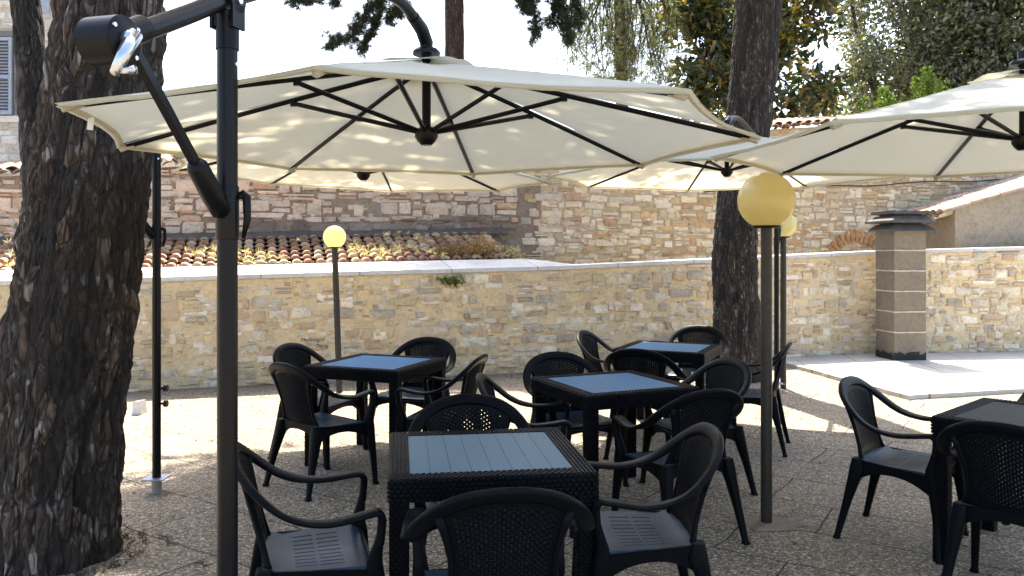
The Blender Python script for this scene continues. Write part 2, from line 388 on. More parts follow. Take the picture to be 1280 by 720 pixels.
# low wall
LW = [(-9.5, 7.40), (5.2, 12.01), (16.0, 13.09)]
P, L = wall_fn(LW)
def u_of(X): return (X+9.5)*math.hypot(1,(12.01-7.40)/14.7) if X < 5.2 else L[1]+(X-5.2)*math.hypot(1,.1)
ltop = [(u_of(-9.5), 1.14), (u_of(-4), 1.23), (u_of(-1.95), 1.28), (u_of(.53), 1.33), (u_of(2.9), 1.425), (u_of(5.5), 1.536), (u_of(7.9), 1.60), (u_of(16), 1.72)]
lowroot = empty('stone_wall', (0,0,0))
tag(lowroot, 'low ochre rubble stone wall with pale concrete coping running behind the tables', 'wall')
m = MB(); N_U = 120
us = [L[-1]*i/N_U for i in range(N_U+1)]
vs = []; 
for u in us:
    t = interp(u, ltop); vs += [P(u, 0-.05, 0), P(u, t, 0), P(u, t, -.42), P(u, -.05, -.42)]
fs = []
for i in range(N_U):
    for k in range(3): fs.append((i*4+k, (i+1)*4+k, (i+1)*4+k+1, i*4+k+1))
m.add(vs, fs); m.build('mortar', M['mortar_ochre'], lowroot)
pal = [(.70,.60,.45),(.76,.66,.50),(.64,.55,.41),(.58,.50,.38),(.69,.56,.37),(.60,.46,.28),(.80,.70,.54),(.46,.39,.30),(.64,.49,.30),(.54,.39,.25)]
m = MB()
lcol = lambda u, v: jit(random.choice(pal), .13)
chips(m, P, L[-1], [(u, t-.03) for u, t in ltop], 2600, (.04,.13), .014, lcol)
lay(m, P, L[-1], [(u, t-.015) for u, t in ltop], (.07,.16), (.08,.31), lambda u,v: .66 if u < u_of(-1) else .90, .006, .026, lcol, .25, .26, 5.0)
m.build('stones', M['stone_low'], lowroot, False, True, 38)
# coping: thin ledge on the right, broad sloped slab on the left
m = MB(); vs = []
for u in us:
    t = interp(u, ltop)+.003; X = P(u,0,0)[0]
    k = min(1, max(0, (.95-X)/.55)); dep = lerp(.36, .62, k); up = lerp(.0, .10, k)
    vs += [P(u, t, .03), P(u, t+.05, .03), P(u, t+.052+up, -dep), P(u, t, -dep)]
fs = []
for i in range(N_U):
    for k in range(4): fs.append((i*4+k, (i+1)*4+k, (i+1)*4+(k+1)%4, i*4+(k+1)%4))
m.add(vs, fs); m.build('coping', M['coping_jointed'], lowroot)
# faint scribbles scratched on the low wall
def scribble(txt, px, py, size):
    cu = bpy.data.curves.new('graffiti', 'FONT'); cu.body = txt; cu.size = size; cu.shear = .25; cu.extrude = .0008
    o = bpy.data.objects.new('graffiti', cu); C.objects.link(o); t = (px-640)/1000; Y = 10.38/(1-.3136*t)
    o.location = (t*Y, Y, 1.56-(py-316)/1000*Y); o.rotation_euler = (R_(90), 0, math.atan(.3136)); 
    o.location += Vector((.3, -.954, 0))*.035
    cu.materials.append(M['graffiti']); o.parent = lowroot
scribble('Mellongra', 375, 427, .07); scribble('Tia  e', 394, 434.5, .065)

# upper wall
UW = [(-11.0, 9.25), (12.0, 16.46), (22, 18.5)]
P2, L2 = wall_fn(UW); k2 = math.hypot(1, .3135)
def u2(X): return (X+11)*k2
utop = [(0, 2.15), (u2(-4.7), 2.77), (u2(5.15), 3.80), (u2(12), 4.5), (L2[-1], 5.2)]
uproot = empty('old_wall', (0,0,0)); tag(uproot, 'tall old wall of pink and tan stone topped with terracotta tiles, behind the low wall', 'wall')
m = MB(); us2 = [L2[-1]*i/60 for i in range(61)]; vs = []
for u in us2:
    t = interp(u, utop); vs += [P2(u, -.05, 0), P2(u, t, 0), P2(u, t, -.5), P2(u, -.05, -.5)]
fs = []
for i in range(60):
    for k in range(3): fs.append((i*4+k, (i+1)*4+k, (i+1)*4+k+1, i*4+k+1))
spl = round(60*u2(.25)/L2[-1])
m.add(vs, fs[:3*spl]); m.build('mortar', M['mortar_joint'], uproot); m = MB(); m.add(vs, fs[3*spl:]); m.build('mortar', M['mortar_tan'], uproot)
palP = [(.56,.43,.33),(.53,.39,.29),(.59,.47,.36),(.56,.46,.36),(.52,.42,.33),(.47,.30,.20),(.50,.41,.32)]
palT = [(.70,.61,.46),(.66,.57,.43),(.62,.51,.34),(.57,.46,.29),(.66,.56,.39),(.52,.40,.24),(.58,.48,.33),(.50,.36,.20),(.46,.29,.15),(.63,.54,.40)]
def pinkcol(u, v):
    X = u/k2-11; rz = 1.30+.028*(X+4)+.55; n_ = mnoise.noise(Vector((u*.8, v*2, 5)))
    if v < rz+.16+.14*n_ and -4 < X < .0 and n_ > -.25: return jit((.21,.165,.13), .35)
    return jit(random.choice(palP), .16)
m = MB(); ub = u2(.1)
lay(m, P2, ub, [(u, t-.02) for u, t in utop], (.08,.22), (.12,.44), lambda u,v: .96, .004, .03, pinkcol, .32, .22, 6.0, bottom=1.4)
chips(m, P2, ub, [(u, t-.03) for u, t in utop], 900, (.05,.16), .02, pinkcol, 1.4)
P3 = lambda u, v, d: P2(u+ub, v, d)
chips(m, P3, L2[-1]-ub-8, [(u-ub, t-.03) for u, t in utop if u > 1], 1500, (.05,.16), .014, lambda u, v: jit(random.choice(palT), .2), 1.3)
lay(m, P3, L2[-1]-ub-6, [(u-ub, t-.02) for u, t in utop if u > 1], (.06,.15), (.09,.36), lambda u,v: .96, .004, .02, lambda u,v: jit(random.choice(palP if random.random() < max(0,.6-u*.3) else palT), .13), .25, .2, 5.5, bottom=1.25)
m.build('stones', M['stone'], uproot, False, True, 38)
# brick relieving arch low in the upper wall
m = MB(); ua = u2(0)+0
def Xw(px, c0, sl): t = (px-640)/1000; return t*(c0/(1-sl*t))
uc = u2(Xw(1070, 12.698, .3135)); zc = 1.17
for i in range(15):
    a = R_(lerp(32, 148, i/14)); r0, r1 = .60, .84
    ca, sa = math.cos(a), math.sin(a); ta, tb = -sa, ca; hw = .033
    q = [(uc+ca*r+ta*s*hw*(r/r0)*.92, zc+(sa*r+tb*s*hw*(r/r0)*.92)*.95) for r, s in ((r0,-1),(r1,-1),(r1,1),(r0,1))]
    vs = [P2(a_, b_, .0) for a_, b_ in q]+[P2(lerp(a_,uc+ca*.65,.08), lerp(b_,zc+sa*.62,.08), .034) for a_, b_ in q]
    m.add(vs, [(4,5,6,7),(0,1,5,4),(1,2,6,5),(2,3,7,6),(3,0,4,7)], jit(random.choice([(.46,.24,.10),(.50,.30,.15),(.42,.22,.11)]), .15))
m.build('brick_arch', M['stone'], uproot, False, True)
# half-barrel roof tiles
tpal = [(.36,.20,.13),(.40,.24,.16),(.30,.16,.11),(.44,.32,.22),(.34,.22,.16),(.42,.36,.27)]
def tile(mb, o, ax, sd, up, length, r0, r1, col, flip=1, thick=.012):
    o, ax, sd, up = map(Vector, (o, ax, sd, up)); n = 7; rings = []
    for s, r in ((0, r0), (length, r1)):
        ring = []
        for k in range(n): a = math.pi*k/(n-1); ring.append(o+ax*s+sd*math.cos(a)*r+up*math.sin(a)*r*.8*flip)
        for k in range(n-1, -1, -1): a = math.pi*k/(n-1); ring.append(o+ax*s+sd*math.cos(a)*(r-thick)+up*(math.sin(a)*(r-thick)*.8*flip-.001))
        rings.append(ring)
    mb.ring_loft(rings, True, col)
m = MB(); 
dwx, dwy = 1/k2, .3135/k2
u = .1
while u < L2[-1]-.1:
    t = interp(u, utop)
    for layer, (dz, off) in enumerate(((.0, 0), (.055, .11))):
        o = P2(u+off+random.uniform(-.015,.015), t+dz+.0, .12 if layer else .16)
        tile(m, o, Vector((-dwy*.97, dwx*.97, .22+random.uniform(-.02,.02))), Vector((dwx, dwy, .1)), (0,0,1), .62, .095, .08, jit(random.choice(tpal), .2))
    u += .2
m.build('tiles', M['terracotta'], uproot, False, True, 50)
# cable along the upper wall
m = MB(); pts = []
for i in range(25):
    px = lerp(880, 1300, i/24); t = (px-640)/1000; Y = 12.60/(1-.3135*t); pts.append((t*Y, Y, 1.56+(316-lerp(240,222,i/24))/1000*Y-.0+.02*math.sin(i*.9)))
m.tube(pts, .012, 6); tag(m.build('cable', M['cable'], None, True), 'thin dark cable strung along the top of the tan stone wall', 'cable')

# low tiled roof between the walls on the left
root = empty('outbuilding', (-4, 10.2, 0)); tag(root, 'low terracotta tiled roof overgrown with dry weeds, between the two stone walls', 'building')
m = MB()
e0 = Vector((-9.0, 8.28, 0)); along = Vector((1, .3136, 0)).normalized(); back = Vector((-.3136, 1, 0)).normalized()
rpal = [(.36,.20,.115),(.40,.26,.155),(.33,.17,.10),(.45,.33,.20),(.50,.40,.25),(.28,.14,.085)]
def roofz(X): return 1.30+.028*(X+4)
rise = .26; rl = 2.05; nrow = 9; length = 9.5; ncol = int(length/.15)
ax = (back*1+Vector((0,0,rise*.35))).normalized()
for i in range(ncol):
    for r in range(nrow):
        q = e0+along*(i*.15+.1+random.uniform(-.012,.012))+back*(r*rl/nrow+random.uniform(-.02,.02)); z = roofz(q.x)+r*rl/nrow*rise+.03
        if q.x > .35-r*.12: continue
        tile(m, Vector((q.x,q.y,z+.055))-Vector((-4,10.2,0)), ax, along, (0,0,1), .32, .064, .05, jit(random.choice(rpal), .14), 1, .045)
        q2 = q+along*.075; tile(m, Vector((q2.x,q2.y,z+.045))-Vector((-4,10.2,0)), ax, along, (0,0,1), .32, .05, .062, jit(random.choice(rpal), .14), -1, .012)
m.build('roof', M['terracotta'], root, False, True, 50)
m = MB(); a = e0+back*.12-Vector((-4,10.2,0)); b = a+along*9.3; d = back*1.7
z0, z1 = roofz(-9)-.03, roofz(-.2)-.03
m.add([(a.x,a.y,0),(b.x,b.y,0),(b.x+d.x,b.y+d.y,0),(a.x+d.x,a.y+d.y,0),(a.x,a.y,z0),(b.x,b.y,z1),(b.x+d.x,b.y+d.y,z1+.43),(a.x+d.x,a.y+d.y,z0+.43)],
      [(0,1,5,4),(1,2,6,5),(2,3,7,6),(3,0,4,7),(4,5,6,7)]); m.build('wall', M['plaster_grey'], root)
m = MB(); q = [P2(u2(X), 0, d)[:2]+(roofz(X)+dz,) for X in (-9.5, -.1) for d, dz in ((.0,.46),(.0,.56),(.03,.55),(.16,.46))]
q = [(x+4, y-10.2, z) for x, y, z in q]
m.add(q, [(0,4,5,1),(1,5,6,2),(2,6,7,3)]); m.build('flashing', M['mortar_dark'], root)

# shed on the right behind the low wall
root = empty('shed', (7.2, 13.0, 0)); tag(root, 'small grey plastered shed with sloping tiled roof edge behind the low wall', 'building')
m = MB(); m.add([(0,0,.3),(4.2,.42,.3),(3.9,3.0,.3),(-.12,2.6,.3),(0,0,2.26),(4.2,.42,3.45),(3.9,3.0,3.45),(-.12,2.6,2.26)], [(0,1,5,4),(1,2,6,5),(2,3,7,6),(3,0,4,7),(4,5,6,7)])
m.build('wall', M['plaster_grey'], root)
m = MB()
for r in range(8):
    for j in range(12):
        f0 = r*.5-.25; o = Vector((f0, f0*.1+.03+j*.21, 2.27+f0*.283)); A = Vector((1,.1,.283)).normalized()
        tile(m, o, A, Vector((-.1,1,0)).normalized(), (0,0,1), .56, .10, .085, jit(random.choice([(.42,.30,.22),(.46,.38,.29),(.38,.26,.18)]), .15))
        tile(m, o+Vector((0,.105,-.015)), A, Vector((-.1,1,0)).normalized(), (0,0,1), .56, .09, .10, jit(random.choice(tpal), .15), -1)
m.build('roof', M['terracotta'], root, False, True, 50)

# block chimney in front of the wall
root = empty('chimney', (5.57, 11.47, 0), R_(6)); tag(root, 'square grey block chimney with layered louvred cap standing by the low wall', 'chimney')
m = MB(); mj = MB(); z = .05; s = .235; bh = .288
m2 = MB()
for k in range(4):
    Mx = Matrix.Rotation(k*math.pi/2, 4, 'Z')
    for t in range(14): m2.box(lerp(-s,s,t/14), lerp(-s,s,(t+1)/14), -s-.004-.0003*(t%2), -s+.02, 0, .15+random.uniform(-.025,.025), Mx); m2.build('base', M['damp_base'], root)
z = .05
m.box(-s+.001, s-.001, -s+.001, s-.001, 0, .163); z = .16
for i in range(6):
    top = z+bh-.012
    d = random.uniform(-.004,.004); bmx = MB()
    m.box(-s+d, s+d, -s-d, s-d, z, top)
    n = 9; 
    for k in range(4):
        Mx = Matrix.Rotation(k*math.pi/2, 4, 'Z')
        for t in range(n):
            a0, a1 = lerp(-s, s, t/n), lerp(-s, s, (t+1)/n); e = random.uniform(.002,.009)
            mj.box(a0, a1+.0005*t, -s-e, -s+.05, top-.0-random.uniform(.001,.006), top+.012+random.uniform(0,.005), Mx)
    z += bh
mj.box(-s+.02, s-.02, -s+.02, s-.02, .1, z-.02)
m.build('shaft', M['block_concrete'], root); mj.build('mortar_joints', M['joint_mortar'], root)
m = MB()
def frus(z0, z1, a, b): m.add([(x*a,y*a,z0) for x,y in ((-1,-1),(1,-1),(1,1),(-1,1))]+[(x*b,y*b,z1) for x,y in ((-1,-1),(1,-1),(1,1),(-1,1))], [(3,2,1,0),(4,5,6,7),(0,1,5,4),(1,2,6,5),(2,3,7,6),(3,0,4,7)])
zz = z-.02
frus(zz, zz+.095, .345, .23); frus(zz+.095, zz+.115, .20, .20); frus(zz+.115, zz+.145, .345, .345); frus(zz+.145, zz+.215, .325, .24); frus(zz+.215, zz+.24, .20, .20); frus(zz+.24, zz+.275, .285, .285)
for x in (-.25, -.08, .08, .25): m.box(x-.015, x+.015, -.27, .27, zz+.275, zz+.288)
m.build('cap', M['cap_concrete'], root)

# far stone house on the left
root = empty('stone_house', (-9.5, 14, 0)); tag(root, 'pale stone house with blue grey louvred shutters, far left behind the big pine', 'house')
m = MB(); m.box(-5, 1.6, 0, 2.2, 0, 9.5); m.build('wall', M['plaster_pale'], root)
m = MB(); Ph = lambda u, v, d: (u-2.5, -d, v)
lay(m, Ph, 4.0, [(0, 7.6), (5, 7.6)], (.09,.17), (.14,.4), lambda u,v: 0 if (v > 3.85 and v < 5.4 and u < 3.4) else .93, .008, .02, lambda u,v: jit(random.choice([(.56,.52,.45),(.60,.56,.49),(.50,.46,.40),(.54,.47,.38)]), .12), .2, .12, 3.6, bottom=2.2)
m.build('stones', M['stone'], root, True, True)
m = MB(); m.box(-.55, .92, -.05, .0, 3.84, 3.95); m.build('window_sill', M['white_stone'], root)
fr = MB(); fr.box(.80, .90, -.03, .0, 3.95, 5.34); fr.box(-.45, .90, -.03, 0, 5.34, 5.44); fr.box(-.45, .82, -.005, .0, 3.95, 5.34); wf = fr.build('window_frame', M['wood_frame'], root)
for x0 in (-.42, .20):
    m = MB(); m.box(x0, x0+.05, -.07, -.03, 3.97, 5.32); m.box(x0+.53, x0+.58, -.07, -.03, 3.97, 5.32)
    for zq in (3.97, 4.6, 5.26): m.box(x0+.05, x0+.53, -.07, -.03, zq, zq+.06)
    for i in range(22):
        zq = 4.04+i*.056
        Mx = Matrix.Translation((x0+.29, -.05, zq)) @ Matrix.Rotation(R_(40), 4, 'X'); m.box(-.24, .24, -.022, .022, -.004, .004, Mx)
    m.build('shutter', M['shutter'], root)
m = MB(); m.box(1.02, 1.42, -.03, .0, 5.75, 6.9); m.build('upper_window', M['shutter'], root)
root = empty('far_house', (-11, 24, 0)); tag(root, 'distant house with pale tiled roof ridge just visible beside the pine trunk', 'house')
m = MB(); m.box(-4, 2.2, 0, 5, 0, 6.0); m.build('wall', M['plaster_pale'], root)
m = MB()
for i in range(31):
    for r in range(5): tile(m, (-4+i*.21, -.3+r*.5, 5.95+r*.5*.32), Vector((0,1,.32)).normalized(), (1,0,0), (0,0,1), .56, .10, .085, jit(random.choice(tpal[3:]+[(.5,.42,.33)]), .15))
m.build('roof', M['terracotta'], root, False, True, 50)

# ------------------------------------------------------------------ trees
def bark_trunk(name, path, radii, mat, parent, nseg, nh, ridge, fine=.5, flare=0, seed=0, ks=1.0):
    """trunk with real plated bark relief; per-vertex plate tint"""
    path = catmull([tuple(p)+(r,) for p, r in zip(path, radii)], max(2, nh//(len(path)-1)))
    vs = []; cs = []
    for i, (x, y, z, r) in enumerate(path):
        for j in range(nseg):
            a = 2*math.pi*j/nseg; ca, sa = math.cos(a), math.sin(a)
            q = Vector((ca*r*9*ks, sa*r*9*ks, z*2.3*ks+seed)); 
            q += Vector((mnoise.noise(q*.7), mnoise.noise(q*.7+Vector((9,3,1))), mnoise.noise(q*.7+Vector((2,7,5)))))*.32
            dd, pp = mnoise.voronoi(q); e = min(1, (dd[1]-dd[0])/.42); plate = mnoise.cell(pp[0]*3.7)
            lum = .5+.5*mnoise.noise(Vector((ca*r*3, sa*r*3, z*.9+seed)))
            h = ridge*(e**.6*(.65+.5*plate)-.55) + ridge*.35*mnoise.fractal(Vector((ca*r*40, sa*r*40, z*14)), 1, 2, 3)
            fl = flare*math.exp(-max(0, z)*3.2)*(1+.35*math.sin(a*5+seed))
            rr = r+h+fl+.05*r*mnoise.noise(Vector((ca*1.3, sa*1.3, z*.8+seed)))
            vs.append((x+ca*rr, y+sa*rr, z)); k = (.60+.62*plate)*(.75+.45*lum); cs.append((k*(1+.06*(plate-.5)), k, k*(1-.05*(plate-.5))))
    m = MB(); nr = len(path); fs = []
    for i in range(nr-1):
        for j in range(nseg):
            k = (j+1) % nseg; fs.append((i*nseg+j, i*nseg+k, (i+1)*nseg+k, (i+1)*nseg+j))
    fs.append(tuple(range((nr-1)*nseg, nr*nseg)))
    m.v = vs; m.f = fs; m.c = cs
    return m.build(name, mat, parent, True, True)
def rnd_unit():
    v = Vector((random.gauss(0,1), random.gauss(0,1), random.gauss(0,1))); return v.normalized()
def add_leaf(m, p, d, nrm, ln, wd, col):
    s = d.cross(nrm).normalized()*wd/2; t = p+d*ln; mid = p+d*ln*.45+nrm*ln*.06
    m.add([p, mid+s, t, mid-s], [(0,1,2,3)], col)
def leaf_clump(m, c, rad, n, ln, wd, pal, droop=.0, flat=1.0, shell=.5):
    for _ in range(n):
        v = rnd_unit(); rr = rad*(random.random()**shell); p = Vector(c)+Vector((v.x*rr, v.y*rr, v.z*rr*flat))
        d = (rnd_unit()+v*.8+Vector((0,0,-droop))).normalized(); nr = (rnd_unit()+Vector((0,0,.8))).normalized()
        nr = (nr-d*nr.dot(d)).normalized(); k = random.uniform(.7,1.35)
        add_leaf(m, p, d, nr, ln*random.uniform(.7,1.25), wd*random.uniform(.8,1.2), jit(random.choice(pal), .22))
def needle_tuft(m, p, d, ln, n, wd, pal, spread=.8):
    for _ in range(n):
        q = (d+rnd_unit()*spread).normalized(); nr = rnd_unit(); nr = (nr-q*nr.dot(q)).normalized()
        add_leaf(m, p, q, nr, ln*random.uniform(.7,1.15), wd, jit(random.choice(pal), .25))
def limb(m, pts, r0, r1, n=7): 
    P_ = catmull([tuple(p) for p in pts], 4); k = len(P_); m.tube(P_, [lerp(r0, r1, i/(k-1)) for i in range(k)], n)
PINE = [(.020,.032,.016),(.028,.042,.018),(.016,.026,.016)]
# unseen overhead pine crown of branches carrying tufts, shaped to dapple the light
def pine_crown(parent, loc, centre, radii, nb, tufts, start, ln=.16, wd=.012, pal=PINE, nn=26, tuftr=.30):
    lm = MB(); nm = MB(); c = Vector(centre); L0 = Vector(loc)
    for b in range(nb):
        v = rnd_unit(); e = c+Vector((v.x*radii[0], v.y*radii[1], v.z*radii[2]))*random.uniform(.55,1)
        s = Vector(start)+Vector((0,0,random.uniform(-.6,1.2)))
        mid = s.lerp(e, .5)+rnd_unit()*.3
        limb(lm, [s-L0, mid-L0, e-L0], .06, .012, 5)
        for k in range(tufts):
            t = random.uniform(.35, 1.0); q = (s.lerp(mid, t*2) if t < .5 else mid.lerp(e, t*2-1))+rnd_unit()*tuftr*random.uniform(.2,1.6)
            needle_tuft(nm, q-L0, (rnd_unit()+Vector((0,0,.3))).normalized(), ln, nn, wd, pal, 1.1)
    lm.build('branches', M['bark_brown'], parent, True, True); nm.build('crown', M['needle'], parent, False, True)

# near pine on the left
r1 = (-2.38, 4.12, 0); root = empty('pine_tree', r1); tag(root, 'thick dark barked pine trunk with a forked limb, left beside the umbrella crank', 'tree')
bark_trunk('trunk', [(0,0,-.05),(.03,0,.5),(.145,0,1.4),(.235,0,2.1),(.32,0,2.86),(.43,.05,4.5),(.55,.1,6.5)], [.300,.298,.292,.275,.25,.22,.18], M['bark_dark'], root, 360, 620, .034, flare=.03, seed=1.7, ks=1.75)
bark_trunk('limb', [(.03,.12,1.35),(-.09,.16,1.9),(-.19,.20,2.3),(-.275,.25,2.9),(-.45,.3,4.2)], [.15,.13,.085,.078,.07], M['bark_brown'], root, 120, 200, .016, seed=4.1, ks=1.4)
pine_crown(root, r1, (-.5, 5.7, 8.0), (3.4, 1.9, .9), 110, 28, (-1.85, 4.2, 6.4), nn=16, wd=.03, ln=.2)  # unseen crown, pulled over and thickened to shade the nearest umbrella
# pine between tables and wall
r2 = (2.79, 9.9, 0); root = empty('pine_tree', r2); tag(root, 'tall dark pine trunk rising between the low wall and the row of globe lamps', 'tree')
bark_trunk('trunk', [(0,0,-.05),(-.02,0,.8),(-.02,0,1.8),(.14,0,3.2),(.28,0,5.0),(.3,0,7.2)], [.285,.275,.26,.275,.275,.2], M['bark_brown'], root, 200, 420, .024, flare=.05, seed=8.3, ks=1.5)
pine_crown(root, r2, (.6, 8.3, 8.0), (4.8, 3.2, 1.1), 185, 32, (2.9, 9.8, 6.9), nn=16, wd=.03, ln=.2)
pine_crown(root, r2, (-1.8, 10.0, 8.0), (2.0, .9, .6), 26, 24, (2.0, 9.9, 7.2), nn=16, wd=.03, ln=.2)  # extra unseen mass away from the trunk, added to dapple the left ground
pine_crown(root, r2, (5.8, 11.9, 8.0), (1.6, .9, .6), 20, 18, (3.3, 10.2, 7.2), nn=16, wd=.03, ln=.2)  # unseen extension added to cast dapples on the pale pavement
# slim far pine with dark hanging sprays
r3 = (-1.05, 14.2, 0); root = empty('pine_tree', r3); tag(root, 'slim reddish pine trunk far behind the main umbrella with dark hanging sprays', 'tree')
bark_trunk('trunk', [(0,0,0),(.02,0,3),(.03,0,5.5),(.0,0,9)], [.22,.2,.175,.15], M['bark_red'], root, 60, 120, .012, seed=2.2, ks=1.5)
lm = MB(); nm = MB(); 
def at(px, py, Y): return Vector(((px-640)/1000*Y, Y, 1.56-(py-316)/1000*Y))
def spray(path, r0, dens, spread, Yv=14.2, pal=PINE, ln=.13, nn=34):
    P_ = [at(x, y, Yv+dy)-Vector(r3) for x, y, dy in path]; limb(lm, P_, r0, .008, 5)
    Q = catmull([tuple(p) for p in P_], 8)
    for q in Q:
        for _ in range(dens*3):
            p = Vector(q)+rnd_unit()*spread*random.uniform(.1,1); needle_tuft(nm, p, (rnd_unit()+Vector((0,0,-.2))).normalized(), ln, nn, .008, pal, .9)
spray([(567,-60,0),(520,-40,-.3),(480,-8,-.5),(455,20,-.6),(440,45,-.6),(408,55,-.7)], .05, 3, .16)
spray([(480,-8,-.5),(470,25,-.4),(462,45,-.4),(452,62,-.4)], .02, 2, .11)
spray([(520,-40,-.3),(505,-8,-.2),(500,12,-.2),(488,22,-.2)], .02, 3, .2)
spray([(455,-30,-.5),(420,-12,-.7),(385,0,-.8),(362,-4,-.8)], .02, 2, .13)
spray([(440,-40,-.5),(425,-15,-.5),(418,4,-.5)], .02, 2, .12)
spray([(567,-50,0),(620,-35,.2),(655,-10,.3),(670,25,.3),(668,50,.3)], .04, 2, .15)
spray([(655,-20,.3),(690,-5,.3),(705,20,.3),(712,50,.3)], .03, 3, .18)
spray([(690,-30,.3),(700,0,.4),(688,30,.4)], .02, 3, .18)
spray([(620,-35,.2),(650,-5,.2),(660,15,.2)], .02, 3, .16)
spray([(690,-30,.3),(720,0,.4),(722,30,.4)], .02, 3, .2)
lm.build('branches', M['bark_dark'], root, True, True); nm.build('crown', M['needle'], root, False, True)
pine_crown(root, r3, (.4, 14.4, 8.6), (2.3, 1.4, .9), 40, 26, (-1.05, 14.2, 7.5), nn=16, wd=.03, ln=.2)
# weeping light-green conifer
r4 = (2.3, 17, 0); root = empty('weeping_conifer', r4); tag(root, 'light green weeping conifer with long drooping twigs behind the main umbrella', 'tree')
lm = MB(); nm = MB(); limb(lm, [(-.0,0,0),(.05,0,4),(.0,0,7),(.1,0,10)], .18, .08)
GW = [(.13,.16,.05),(.17,.18,.06),(.09,.12,.05),(.20,.18,.08),(.08,.10,.06)]
for b in range(80):
    px = random.gauss(784, 36); Yv = random.uniform(15.8, 18); yt = random.uniform(-60, 30); yb = random.choice([random.uniform(60,110), random.uniform(90,125)])
    if px < 735: yb = random.uniform(60, 100)
    p0 = at(lerp(px,775,.5), yt-40, Yv); p1 = at(px+random.uniform(-8,8), yt, Yv); p2 = at(px+random.uniform(-14,14), (yt+yb)/2, Yv); p3 = at(px+random.uniform(-22,26), yb, Yv)
    pts = [p-Vector(r4) for p in (p0,p1,p2,p3)]; limb(lm, pts, .022, .005, 5)
    for q in catmull([tuple(p) for p in pts], 9)[6:]:
        needle_tuft(nm, Vector(q)+rnd_unit()*.13, (rnd_unit()*.8+Vector((0,0,-.6))).normalized(), .24, 10, .011, GW, .8)
lm.build('trunk', M['bark_brown'], root, True, True); nm.build('crown', M['needle'], root, False, True)
# magnolia-like tree with yellowing leaves
r5 = (5.2, 18, 0); root = empty('magnolia_tree', r5); tag(root, 'glossy broadleaf tree with yellow and bronze leaves behind the tall pine trunk', 'tree')
lm = MB(); nm = MB(); limb(lm, [(0,0,0),(.0,0,3),(.1,0,5),(.1,0,9)], .16, .05)
MG = [(.028,.048,.018),(.038,.058,.02),(.022,.038,.02),(.035,.055,.024),(.20,.15,.03),(.11,.075,.025),(.10,.11,.03)]
MY = [(.36,.27,.04),(.26,.19,.04),(.18,.17,.04),(.05,.08,.03)]
spots = []
for _ in range(95):
    px = random.uniform(838, 1042); py = random.uniform(-70, 150); f = abs(px-935)/105
    if py < 5 and 860 < px < 905 and random.random() < .5: continue
    if 1000 < px and 55 < py < 95 and random.random() < .7: continue
    if px < 905 and 45 < py < 70 and random.random() < .6: continue
    spots.append((px, py))
for px, py in spots:
    c = at(px, py, random.uniform(17, 19)); limb(lm, [Vector((.05,0,max(2.5,c.z-1.5))), (c-Vector(r5))*.5+Vector((.03,0,max(2.5,c.z-1.5)))*.5+rnd_unit()*.1, c-Vector(r5)], .03, .008, 5)
    leaf_clump(nm, c-Vector(r5), random.uniform(.28,.5), random.randint(90,140), .24, .105, MG if random.random() < .62 else MG[:4]+MY, .1)
lm.build('trunk', M['bark_brown'], root, True, True); nm.build('crown', M['leaf_glossy'], root, False, True)
# holm oak
r6 = (11.0, 21, 0); root = empty('holm_oak', r6); tag(root, 'large dense dark evergreen oak filling the upper right corner', 'tree')
lm = MB(); nm = MB(); 
OK = [(.07,.08,.042),(.045,.055,.03),(.11,.115,.065),(.16,.165,.10),(.03,.04,.024)]
limb(lm, [(0,0,0),(.1,0,2.5),(0,.1,5),(.2,0,8)], .35, .12); limb(lm, [(0,0,3),(-1.0,-.2,4.4),(-1.9,-.3,6.5),(-2.3,-.3,8.5)], .12, .04); limb(lm, [(-.3,0,3.3),(-1.4,-.3,5.0),(-1.6,-.2,6.6)], .07, .03); limb(lm, [(.2,0,4),(1.6,0,5.5),(2.6,0,7.5)], .15, .05)
for _ in range(430):
    px = random.uniform(1058, 1345); py = random.uniform(-60, 150)
    if px < 1130:
        if random.random() < .45: continue
        if 1095 < px < 1128 and 18 < py < 66 and random.random() < .85: continue
        if px < 1085 and (py > 75) and random.random() < .4: continue
    c = at(px, py, random.uniform(19.5, 23)); leaf_clump(nm, c-Vector(r6), random.uniform(.35,.75), random.randint(150,230), .15, .075, OK if random.random() < .7 else OK[2:4], .0)
lm.build('trunk', M['bark_dark'], root, True, True); nm.build('crown', M['leaf_glossy'], root, False, True)
# bright green conifer shrubs in front of the oak
for k, (px, pt, Yv, lab) in enumerate(((1100, 100, 17.5, 'bright green feathery conifer shrub, the lower left one before the dark oak'), (1160, 80, 17.8, 'bright green feathery conifer shrub, the taller right one before the dark oak'))):
    base = at(px, 100, Yv); base.z = 0; root = empty('conifer_shrub', base); tag(root, lab, 'shrub', 'green conifer shrubs before the oak')
    ztop = 1.56+(316-pt)/1000*Yv; lm = MB(); nm = MB(); limb(lm, [(0,0,0),(0,0,2),(0,0,ztop-.4)], .09, .02)
    for s in range(17):
        a = random.uniform(0, 6.28); rr = random.uniform(0, .75); x, y = math.cos(a)*rr, math.sin(a)*rr; zt = ztop-rr*.75-random.uniform(0,.35)
        for t in range(26):
            q = Vector((x*(.7+.3*t/25), y*(.7+.3*t/25), zt-t*.055)); rad = .03+t*.009
            for _ in range(3): needle_tuft(nm, q+rnd_unit()*rad, (rnd_unit()*.7+Vector((0,0,.9))).normalized(), .09, 6, .018, [(.10,.15,.025),(.13,.18,.03),(.07,.11,.02)], .6)
    lm.build('trunk', M['bark_brown'], root, True, True); nm.build('crown', M['leaf'], root, False, True)

